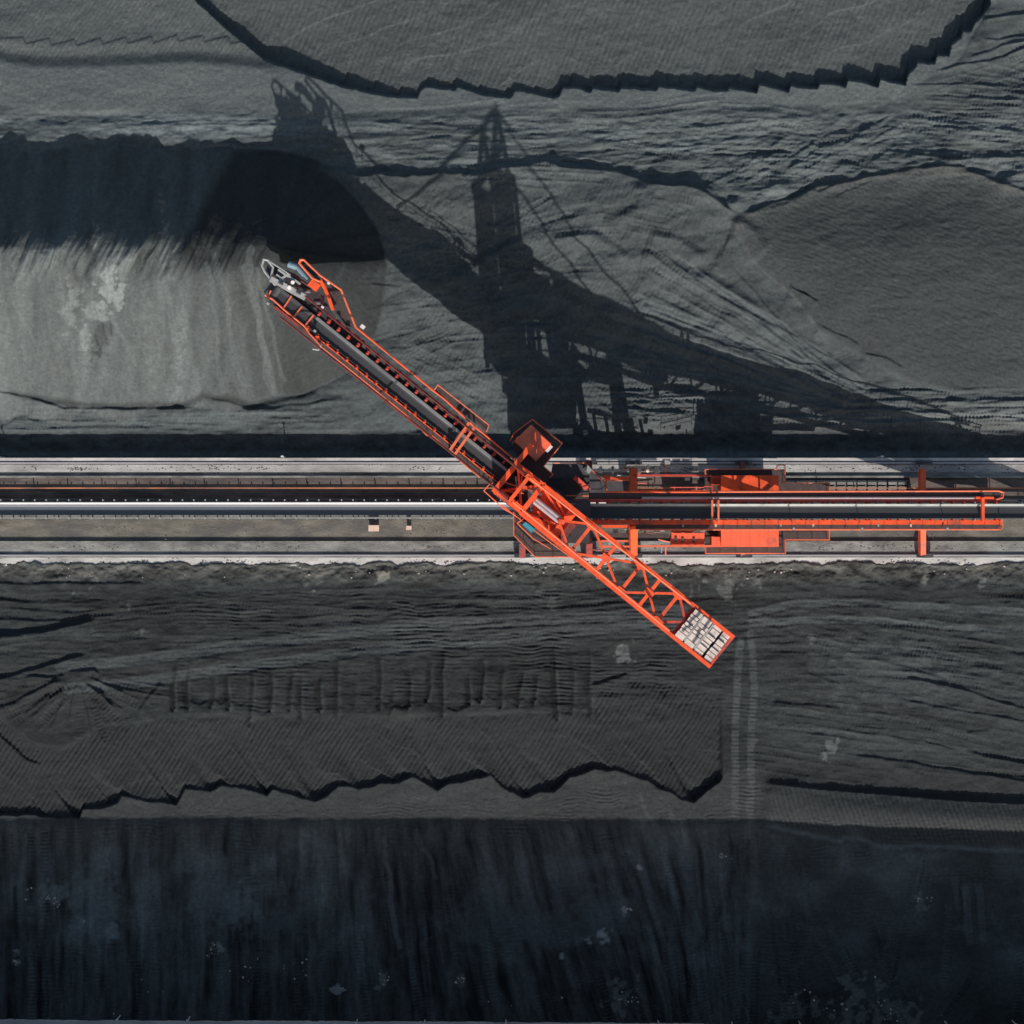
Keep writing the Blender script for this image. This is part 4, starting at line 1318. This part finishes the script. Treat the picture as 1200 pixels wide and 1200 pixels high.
def bogie(x_, y_, par, zr):
    c = W(x_, y_, 0)
    o = MB().hexa([c + Vector((-.95, -.24, zr + .5)), c + Vector((.95, -.24, zr + .5)), c + Vector((.95, .24, zr + .5)), c + Vector((-.95, .24, zr + .5)),
                   c + Vector((-.4, -.24, zr + 1.2)), c + Vector((.4, -.24, zr + 1.2)), c + Vector((.4, .24, zr + 1.2)), c + Vector((-.4, .24, zr + 1.2))]).build('bogie', 'steel', par)
    for dx in (-.6, .6):
        MB().tube(c + Vector((dx, -.16, zr + .34)), c + Vector((dx, .16, zr + .34)), .34, 14).build('wheel', 'steel', o)
    return o


for x_ in (612, 690):
    bogie(x_, 542.4, st, .21)
    bogie(x_, 650.6, st, .51)
# operator house on its platform
zc = 13.0
hp = [(603, 516), (622.5, 497.5), (646.7, 520), (628, 540)]
MB().prism([W(*p, zc + 2.4)[:2] for p in hp], zc, zc + 2.4).build('operator_cab', 'roof', st)
lit = [(625, 503), (646, 520.5), (635, 533), (622, 520)]
MB().prism([W(*p, zc + 2.9)[:2] for p in ((628, 504.5), (646, 520.5), (640, 527.5), (624, 513))], zc + 2.4, zc + 2.8).build('roof_lit_patch', 'coral', st)  # brighter plate that paints the sunlit part of the cab roof
MB().prism([W(*p, zc + 2.9)[:2] for p in ((604.5, 513), (608, 510.5), (608, 521), (605, 518))], zc + 2.4, zc + 2.6).build('roof_vent', 'rail', st)
MB().prism([W(*p, zc + 2.7)[:2] for p in ((639, 528), (645, 521.5), (648, 523.5), (642, 530))], zc + 1.7, zc + 2.7).build('air_conditioner', 'white', st)
plat = [(598, 516), (602, 508), (624, 491.5), (659, 519.5), (637, 546.5), (648, 556), (640, 566), (610, 545)]
MB().prism([W(*p, zc)[:2] for p in plat], zc - .15, zc - .02).build('cab_platform', 'grate', st)
handrail([W(*p, zc + 1.05) for p in plat[:6]] + [W(644.5, 559, zc + 1.05)], st)
# lower service platform south-west, with teal box
zs_ = 9.5
lp = [(602, 600), (602, 627), (627, 652.5), (672, 652.5), (640, 622)]
MB().prism([W(*p, zs_)[:2] for p in lp], zs_ - 1.0, zs_ - .85).build('service_platform', 'grate', st)
handrail([W(*p, zs_) for p in ((602, 600), (602, 627), (627, 652.5), (670, 652.5))], st)
handrail([W(*p, zs_) for p in ((614, 608), (606, 613), (612, 619), (625, 631), (645, 643))], st)
MB().prism([W(*p, zs_)[:2] for p in ((612, 614.5), (616, 611.5), (627, 620), (623, 624.5))], zs_ - .85, zs_ + .3).build('electric_cabinet', 'teal', st)
MB().prism([W(*p, zs_)[:2] for p in ((617, 611), (620, 609), (629, 616), (627, 620))], zs_ - .85, zs_ + .1).build('electric_cabinet', 'steel', st)
handrail([W(*p, zs_) for p in ((588, 592), (640, 632), (672, 655))], st)
# north-side lower platform
zn = 8.0
handrail([W(*p, zn) for p in ((648, 542.5), (686, 542.5), (705, 563), (738, 563))], st)
handrail([W(*p, zn) for p in ((660, 581), (706, 581), (711, 576), (711, 563))], st)
MB().prism([W(*p, zn)[:2] for p in ((648, 543), (686, 543), (705, 563), (738, 563), (738, 580), (660, 580), (645, 562))], zn - 1.1, zn - .95).build('service_platform', 'steel', st)
MB().prism([W(*p, zn + .3)[:2] for p in ((684, 549), (689, 545), (694, 551), (690, 555))], zn - .95, zn + .3).build('electric_cabinet', 'galv', st)
beam('stair', W(673, 559, zn), W(694, 578, zn - 1.2), .55, .12, 'red')
for x_, y_, m_ in ((704, 548, 'galv'), (718, 548, 'galv'), (749, 549, 'tan'), (759, 547, 'tan')):
    MB().tube(W(x_, y_, .9), W(x_, y_ + 5, 3.0), .2, 8).build('rail_clamp', m_, st)

# ------------------------------------------------------------------ tripper car that lifts the yard belt up to the stacker
tr = thing('tripper_car', 'orange tripper car carrying the belt on long girders with two machinery houses', 'tripper', W(900, 598, 0))


def zr_(px):
    return 2.6 + (1172 - px) * 11.6 / 482.0


def TP(px, py, dz=0.0):
    return W(px, py, zr_(px) + dz)


xl, xr = 668, 1172
belt_run(TP(xl, 598.8), TP(1215, 599, .05), (0, 1, 0), .80, 'rubber', tr)
MB().bar(TP(xl, 591.8, .30), TP(1212, 591.8, .30), .32, .05, up=(0, -.62, .78)).build('wind_guard', 'galv', tr)
MB().bar(TP(xl, 607.6, .22), TP(1212, 607.6, .22), .05, .34).build('wind_guard', 'steel', tr)


def trip_girder(y0, m_, wd, nm):
    mb = MB()
    p, q = TP(xl + 6, y0, -.1), TP(xr, y0, -.1)
    mb.bar(p, q, wd, .4)
    p2, q2 = TP(xl + 6, y0, -3.4), TP(xr - 40, y0, -1.1)
    pm_, qm_ = TP(xl + 6, y0, -1.7), TP(xr - 40, y0, -.9)
    o_ = Vector((0, .03, 0))
    mb.hexa([pm_ - o_, qm_ - o_, qm_ + o_, pm_ + o_, p - o_, q - o_, q + o_, p + o_])  # web plate added to close the gaps in the girder's shadow
    mb.bar(p2, q2, wd * .7, .5)
    n = 16
    for k in range(n):
        mb.bar(p.lerp(q, k / n), p2.lerp(q2, (k + .5) / n), .2, .34, (0, 1, 0))
        mb.bar(p2.lerp(q2, (k + .5) / n), p.lerp(q, (k + 1) / n), .2, .34, (0, 1, 0))
    return mb.build(nm, m_, tr)


trip_girder(586.6, 'red', .34, 'tripper_girder')  # dark red here paints in the shade on the north girder
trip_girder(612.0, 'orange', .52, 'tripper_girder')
ib = MB()
ib.hexa([(-.16, -.14, -.05), (.16, -.14, -.05), (.16, .14, -.05), (-.16, .14, -.05), (-.05, -.1, .42), (.05, -.1, .42), (.05, .1, .42), (-.05, .1, .42)])
ibo, ibr, ibg = ib.mesh('idler_bracket', 'orange'), ib.mesh('idler_bracket', 'red'), ib.mesh('idler_bracket', 'galv')
for k in range(38):
    px = 700 + k * 12.6
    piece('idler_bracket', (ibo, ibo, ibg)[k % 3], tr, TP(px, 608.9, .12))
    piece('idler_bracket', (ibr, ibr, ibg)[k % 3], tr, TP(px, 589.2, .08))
for k in range(20):
    px = 700 + k * 24.5
    MB().bar(TP(px, 586, -.35), TP(px, 612, -.35), .16, .2).build('cross_beam', 'red', tr)
MB().bar(TP(690, 581.5, -.15), TP(xr, 580.6, -.15), .72, .05).build('walkway', 'grate', tr)
MB().bar(TP(745, 617.6, -.15), TP(xr, 617.6, -.15), .55, .05).build('walkway', 'grate', tr)
MB().tube(TP(752, 583.6, .15), TP(1150, 583.6, .15), .15, 8).build('conduit', 'lilac', tr)
handrail([TP(711, 576.5, .95), TP(840, 576.5, .95)], tr, 'orange', .10)
handrail([TP(840, 576.2, .95), TP(1170, 575.2, .95), TP(1176, 577, .95), TP(1175, 583, .95), TP(1168, 585, .95)], tr, 'rail', .10)
handrail([TP(750, 620.6, .95), TP(1172, 620.4, .95), TP(1175, 617, .95), TP(1174, 609, .95)], tr, 'rail', .085)
for px in (834.5, 841.8):
    beam('belt_arch', TP(px, 586, 1.5), TP(px, 612, 1.5), .2, .2, 'rail', tr)
    for y_ in (586, 612):
        beam('belt_arch_leg', TP(px, y_, 1.5), TP(px, y_, 0), .2, .2, 'rail', tr)
beam('belt_arch', TP(1151.5, 583, 1.4), TP(1151.5, 611, 1.4), .34, .3, 'orange', tr)
for y_ in (584, 610.5):
    beam('belt_arch_leg', TP(1151.5, y_, 1.4), TP(1151.5, y_, -.1), .3, .3, 'orange', tr)
beam('belt_arch', TP(1143, 583.4, 1.1), TP(1164, 583.6, 1.1), .26, .26, 'orange', tr)
# legs on the rails
for px, wd in ((742, .8), (1080.5, .62)):
    zt_ = min(zr_(px) - .5, 12)
    beam('leg', W(px, 584, zt_), W(px, 551, 1.9), wd, .6, 'orange', tr)
    beam('leg', W(px, 613, zt_), W(px, 648.5, 1.8 + .3), wd, .7, 'orange', tr)
    for y_, z_ in ((542.4, .21), (650.6, .51)):
        bogie(px, y_, tr, z_)
for px in (870,):
    for y_, yr, z_ in ((566, 542.4, .21), (630, 650.6, .51)):
        beam('leg', W(px, y_, 2.6), W(px, yr, 1.4), .5, .5, 'wine', tr)
        beam('leg', W(px, 580 if y_ < 600 else 616, 3), W(px, 580 if y_ < 600 else 616, zr_(px) - 2.6), .4, .4, 'wine', tr)
        bogie(px, yr, tr, z_)
beam('strut', W(708, 560.5, 7.0), W(738, 560.5, 7.0), .3, .3, 'orange', tr)
MB().prism([W(x_, y_, 7.4)[:2] for x_, y_ in ((706.5, 556.5), (715, 556.5), (715, 562), (706.5, 562))], 6.6, 7.4).build('motor_box', 'orange', tr)
for y_, m_ in ((634, 'orange'), (640.5, 'orange')):
    beam('strut', W(704, y_, 4.5), W(742, y_, 4.5), .22, .22, 'rail', tr)
beam('strut', W(742, 557, 5.0), W(834, 557.5, 5.0), .22, .25, 'red', tr)
beam('strut', W(742, 640, 5.0), W(834, 640, 5.0), .22, .25, 'rail', tr)
beam('strut', W(780, 557, 5.0), W(780, 543, 4.6), .14, .14, 'red', tr)
beam('strut', W(780, 641, 5.0), W(780, 650, 4.6), .14, .14, 'red', tr)
MB().box(*[v for v in (W(779, 0, 4.8).x, W(785.5, 0, 4.8).x, W(0, 544, 4.8).y, W(0, 538.5, 4.8).y)], 4.3, 4.8).build('floodlight', 'plate', tr)
MB().box(*[v for v in (W(773.5, 0, 7).x, W(779, 0, 7).x, W(0, 623, 7).y, W(0, 617.5, 7).y)], 6.4, 7.0).build('floodlight', 'plate', tr)


def house(x0, x1, y0, y1, zt_, zb_, m_, name, ribs=6):
    a_, b_ = W(x0, y1, zt_), W(x1, y0, zt_)
    o = MB().box(a_.x, b_.x, a_.y, b_.y, zb_, zt_).build(name, m_, tr)
    MB().box(a_.x - .12, b_.x + .12, a_.y - .08, b_.y + .08, zt_ + .002, zt_ + .12).build('roof', m_, o)
    for k in range(1, ribs):
        xx = a_.x + (b_.x - a_.x) * k / ribs
        MB().box(xx - .035, xx + .035, a_.y - .05, b_.y + .05, zt_ + .12, zt_ + .17).build('roof_seam', m_, o)
    # doors on the side that faces the belt
    yy = a_.y if y1 < 600 else b_.y
    for k in range(3):
        xx = a_.x + (b_.x - a_.x) * (k + .5) / 3
        sgn = -1 if y1 < 600 else 1
        d = MB().box(xx - .45, xx + .45, min(yy, yy + sgn * .04), max(yy, yy + sgn * .04), zb_ + .1, zb_ + 2.0).build('door', 'red', o)
    return o


house(846, 911, 558, 574.5, 5.2, 2.9, 'orange', 'machinery_house')
house(846, 911, 622.5, 640, 5.2, 2.9, 'coral', 'machinery_house')
house(788, 824, 625, 640, 4.6, 2.9, 'coral', 'switch_house', 4)
house(835, 844.5, 558.5, 567.5, 4.2, 2.9, 'orange', 'switch_house', 2)
house(835, 844.5, 629, 640, 4.2, 2.9, 'coral', 'switch_house', 2)
for (x0, x1, y0, y1) in ((846, 911, 576, 581.5), (846, 911, 613.5, 621.5), (787, 824, 617.5, 624)):
    for k in range(int((x1 - x0) // 13)):
        xa = x0 + k * 13
        a_, b_ = W(xa + .6, y1, 4.4), W(min(xa + 12.2, x1), y0, 4.4)
        MB().box(a_.x, b_.x, a_.y, b_.y, 3.2, 4.4).build('equipment_cover', 'coral' if y0 > 600 else 'orange', tr)
for x_, y_ in ((792, 632), (800, 633), (813, 633)):
    MB().box(W(x_, 0, 4.8).x - .14, W(x_, 0, 4.8).x + .14, W(0, y_, 4.8).y - .26, W(0, y_, 4.8).y + .26, 4.72, 4.84).build('vent', 'steel', tr)
for (x0, x1, y0, y1) in ((826, 921, 550, 583), (826, 921, 613, 648), (921, 972, 566, 577), (921, 972, 620, 632), (760, 826, 616, 648), (746, 826, 557, 577)):
    a_, b_ = W(x0, y1, 2.8), W(x1, y0, 2.8)
    zz = 2.8 + .006 * (x0 % 7)
    MB().box(a_.x, b_.x, a_.y, b_.y, zz - .12, zz).build('deck', 'grate', tr) if x0 not in (746, 760) else None
zh = 3.9
handrail([W(*p, zh) for p in ((746, 557), (826.5, 558), (826.5, 550), (910, 550), (912, 545), (920, 545), (920, 566), (972, 566), (972, 577))], tr)
handrail([W(*p, zh) for p in ((745, 640), (827, 640), (827, 648.5), (920.5, 648.5), (920.5, 632.5), (972, 632.5), (972, 621))], tr)
handrail([W(*p, zh) for p in ((825, 570), (835, 570), (835, 583))], tr, 'red')
handrail([W(*p, zh) for p in ((786, 571), (825, 571))], tr, 'red')
MB().bar(W(748, 575.5, 8), W(830, 575.5, 6.5), .25, .3).build('service_pipe', 'orange', tr)
MB().bar(W(705, 627, 5.2), W(784, 628, 5.2), .5, .2).build('cable_tray', 'grate', tr)
MB().bar(W(705, 617, 6.5), W(760, 617, 6.5), .3, .3).build('service_pipe', 'orange', tr)
# pipework, junction boxes and lamps around the tripper legs
for k in range(26):
    north_ = k % 2
    x0 = random.uniform(694, 826)
    y0 = random.uniform(546, 574) if north_ else random.uniform(616, 644)
    z_ = random.uniform(1.5, 4.2)
    if k % 3 == 0:
        L = random.uniform(12, 48)
        MB().tube(W(x0, y0, z_), W(min(x0 + L, 832), y0 + random.choice((0, 0, 3, -4)), z_), random.uniform(.05, .11), 7).build('pipe', random.choice(('galv', 'wine', 'rust', 'red', 'rail')), tr)
    elif k % 3 == 1:
        MB().tube(W(x0, y0, z_), W(x0 + random.uniform(-2, 2), y0 + random.uniform(6, 12), z_), random.uniform(.05, .10), 7).build('pipe', random.choice(('galv', 'steel', 'red')), tr)
    else:
        c_ = W(x0, y0, z_)
        a_, b_, d_ = random.uniform(.15, .35), random.uniform(.15, .3), random.uniform(.3, .6)
        MB().box(c_.x - a_, c_.x + a_, c_.y - b_, c_.y + b_, c_.z - d_, c_.z).build('junction_box', random.choice(('plate', 'tan', 'red', 'steel', 'galv')), tr)
for x_ in (930, 1010, 1110):
    MB().tube(TP(x_, 620.5, .9), TP(x_, 620.5, 2.2), .05, 6).build('lamp_pole', 'rail', tr)
    c_ = TP(x_, 620.5, 2.2)
    MB().box(c_.x - .11, c_.x + .11, c_.y - .08, c_.y + .2, c_.z, c_.z + .12).build('lamp', 'galv', tr)
mb = MB()
mb.path([TP(760, 585.2, .1), TP(900, 585.0, .05), TP(1060, 585.3, .1), TP(1150, 585, .05)], .06, 5)
mb.build('cable', 'steel', tr)
for k in range(9):
    x_ = 800 + k * 38
    MB().box(TP(x_, 0, 0).x - .09, TP(x_, 0, 0).x + .09, TP(0 + x_, 616.2, 0).y - .12, TP(x_, 614.6, 0).y + .06, TP(x_, 0, .1).z, TP(x_, 0, .38).z).build('switch_box', ('galv', 'tan', 'wine')[k % 3], tr)
# head chute above the slewing centre
MB().hexa([W(664, 610, 10.5), W(688, 610, 10.5), W(688, 588, 10.5), W(664, 588, 10.5), W(660, 612, 15), W(692, 612, 15), W(692, 586, 15), W(660, 586, 15)]).build('head_chute', 'steel', tr)
# pale slats that paint the light gaps in the tripper's shade
gw = thing('light_gap_panel', 'pale slats standing in for light gaps between the pale slab and the tripper', 'light_gap_panel', W(998, 570, 0))
ga = W(926, 571, .3)
for k in range(12):
    for y_ in (565.5, 572.5):
        a_ = W(926 + k * 12, y_, .3)
        MB().box(a_.x - .5, a_.x + .5, a_.y - .26, a_.y + .26, .22, .30).build('light_slat', 'conc', gw)
for y_ in (563, 577):
    MB().box(W(918, 0, .2).x, W(1066, 0, .2).x, W(0, y_, .2).y - .06, W(0, y_, .2).y + .06, .01, .22).build('side_rail', 'steel', gw)
for k in range(7):
    a_ = W(932 + k * 22, 570, .1)
    MB().box(a_.x - .05, a_.x + .05, a_.y - .7, a_.y + .7, .02, .2).build('bearer', 'steel', gw)

# ------------------------------------------------------------------ small things along the track


def cabinet(px, py, wd, dp, ht, m_, label):
    c = W(px, py, 0)
    o = thing('cabinet', label, 'cabinet', c)
    MB().box(c.x - wd / 2, c.x + wd / 2, c.y - dp / 2, c.y + dp / 2, .25, ht).build('body', m_, o)
    MB().box(c.x - wd / 2 - .06, c.x + wd / 2 + .06, c.y - dp / 2 - .06, c.y + dp / 2 + .06, ht, ht + .07).build('lid', m_, o)
    MB().box(c.x - wd / 2 + .08, c.x + wd / 2 - .08, c.y - dp / 2 - .03, c.y - dp / 2, .35, ht - .08).build('door', m_, o)
    for sx in (-1, 1):
        for sy in (-1, 1):
            x_, y_ = c.x + sx * (wd / 2 - .08), c.y + sy * (dp / 2 - .08)
            MB().box(x_ - .04, x_ + .04, y_ - .04, y_ + .04, 0.02, .25).build('foot', 'steel', o)
    return o


cabinet(439, 619, 1.1, .6, .75, 'tan', 'tan steel cabinet on the slab below the conveyor, the larger of two')
cabinet(480, 618.5, .5, .35, .9, 'tan', 'small tan box on the slab below the conveyor right of the larger cabinet')


def post(px, py, z, ht, label, group):
    c = W(px, py, z)
    o = thing('marker_post', label, 'post', c, group)
    MB().tube(c, c + Vector((0, 0, ht)), .07, 8).build('pole', 'white', o)
    MB().box(c.x - .14, c.x + .14, c.y - .08, c.y + .10, z + ht, z + ht + .16).build('cap', 'white', o)


for px in (5, 335, 1027):
    post(px, 536.0, -1.1, 2.0, {5: 'short white post on the ditch kerb at the left end of the track', 335: 'short white post on the ditch kerb above the middle of the bare conveyor',
                               1027: 'short white post on the ditch kerb above the thin end of the tripper'}[px], 'white posts along the ditch kerb')
ORDN = iter(('leftmost', 'second from the left', 'third from the left', 'fourth from the left', 'fifth from the left', 'fifth from the right', 'fourth from the right', 'third from the right', 'second from the right', 'rightmost'))
for px, py in ((141, 1190), (223, 1191), (419, 1194), (498, 1195), (593, 1195), (771, 1196), (857, 1197), (936, 1197), (1107, 1197), (1186, 1196)):
    post(px, py, 0.05, 1.0, 'small white marker post at the foot of the dark coal yard, ' + next(ORDN), 'white marker posts along the lower kerb')
a_, b_ = W(-900, 1206), W(2000, 1194.5)
struct(MB().hexa([(a_.x, W(0, 1206).y, -.3), (W(830, 0).x, W(0, 1206).y, -.3), (W(830, 0).x, W(0, 1199).y, -.3), (a_.x, W(0, 1190).y, -.3),
                  (a_.x, W(0, 1206).y, .32), (W(830, 0).x, W(0, 1206).y, .32), (W(830, 0).x, W(0, 1199).y, .32), (a_.x, W(0, 1190).y, .32)]).build('kerb', 'concw'), 'low concrete kerb at the foot of the coal yard')

# long storage hall just south of the picture; its eave throws the straight-edged shade over the yard
ys_ = W(0, 1208).y
hall = thing('storage_hall', 'long grey sheet-metal storage hall south of the coal yard', 'building', (0, ys_ - 15, 0))
EV = 13.7
MB().box(-150, 150, ys_ - 30, ys_, -1, EV - .4).build('wall', 'shed', hall)
MB().add([(-151, ys_ - 31, EV - .5), (151, ys_ - 31, EV - .5), (151, ys_ + .3, EV - .5), (-151, ys_ + .3, EV - .5), (-151, ys_ - 31, EV), (151, ys_ - 31, EV), (151, ys_ + .3, EV), (-151, ys_ + .3, EV),
          (-151, ys_ - 15, EV + 3), (151, ys_ - 15, EV + 3)],
         [(3, 2, 1, 0), (0, 1, 5, 4), (2, 3, 7, 6), (4, 5, 9, 8), (9, 6, 7, 8), (0, 4, 8, 7, 3), (1, 2, 6, 9, 5)]).build('roof', 'shed', hall)

# coal and grit spilt along the track
def lumps(name, m_, spots, label, flat=.6):
    mb = MB()
    for (px, py, z, r) in spots:
        c = W(px, py, z)
        n = 7
        ring = [c + Vector((math.cos(a) * r * random.uniform(.6, 1.4), math.sin(a) * r * random.uniform(.5, 1.0), -.02)) for a in [i * 2 * math.pi / n for i in range(n)]]
        mb.add(ring + [c + Vector((random.uniform(-.3, .3) * r, random.uniform(-.3, .3) * r, r * flat))], [(i, (i + 1) % n, n) for i in range(n)])
    o = mb.build(name, m_)
    o['kind'] = 'stuff'
    o['label'] = label
    return o


sp = []
for y_, sg, z, cnt in ((553.5, .7, .02, 500), (545.2, .5, .03, 500), (549, 3, .03, 100), (566, 3, .004, 200), (612, 2.5, .02, 200), (625, 4, .02, 200), (634.8, .6, .30, 200), (641, 4, .30, 200),
                       (661.8, .9, .10, 1500), (658, 1.8, .10, 120), (654.2, .4, .1, 200), (540.4, .3, .1, 200)):
    hubs = [random.uniform(-30, 1230) for q in range(max(6, cnt // 14))]
    for k in range(cnt):
        sp.append((random.gauss(random.choice(hubs), 7), random.gauss(y_, sg), z, min(abs(random.gauss(0, .05)) + .025, .13)))
for k in range(260):
    y_, z, sg = random.choice(((549, .03, 2.2), (566, .004, 3), (620, .02, 6), (641, .30, 4), (658, .10, 2)))
    hx = random.gauss(random.choice((90, 230, 300, 520, 690, 760, 960, 1050, 1130)), 40)
    for q in range(random.randint(3, 9)):
        sp.append((hx + random.gauss(0, 5), min(max(random.gauss(y_, sg * .6), y_ - sg * 1.3), y_ + sg * 1.3), z, random.uniform(.06, .2)))
lumps('coal_spill', 'coal', sp, 'coal grit spilt along the track bed', .22)
# lumps of pale stone in the coal
mb = MB()
spots = [(random.uniform(0, 1200), random.uniform(663, 678), .25) for k in range(60)]
for cx, cy, sp_, n_ in ((48, 1050, 14, 16), (100, 1080, 5, 6), (66, 1062, 6, 7), (254, 1112, 9, 16), (22, 1128, 6, 8), (735, 1065, 3, 6), (748, 1014, 2, 4), (705, 1093, 5, 9), (712, 1101, 6, 10), (846, 1003, 6, 8), (452, 1150, 8, 10),
                        (398, 1158, 5, 8), (540, 1150, 7, 8), (300, 1140, 30, 10), (350, 1135, 26, 10), (600, 1160, 60, 10), (740, 1170, 16, 12), (960, 1178, 40, 14), (1040, 1186, 30, 16), (1085, 1052, 8, 6), (163, 1172, 60, 8)):
    spots += [(random.gauss(cx, sp_ * .6), random.gauss(cy, sp_ * .4), .03) for k in range(n_)]
for px, py, z in spots:
    c = W(px, py, z)
    r = random.uniform(.04, .15)
    vs = [c + Vector((math.cos(a) * r * random.uniform(.7, 1.3), math.sin(a) * r * random.uniform(.7, 1.3), random.uniform(-.02, .05))) for a in [i * math.pi / 3 for i in range(6)]]
    vs += [c + Vector((0, 0, r * .9))]
    mb.add(vs, [(i, (i + 1) % 6, 6) for i in range(6)])
rb = mb.build('rubble', 'stone')
rb['kind'] = 'stuff'
rb['label'] = 'pale stone lumps scattered in the coal yard'
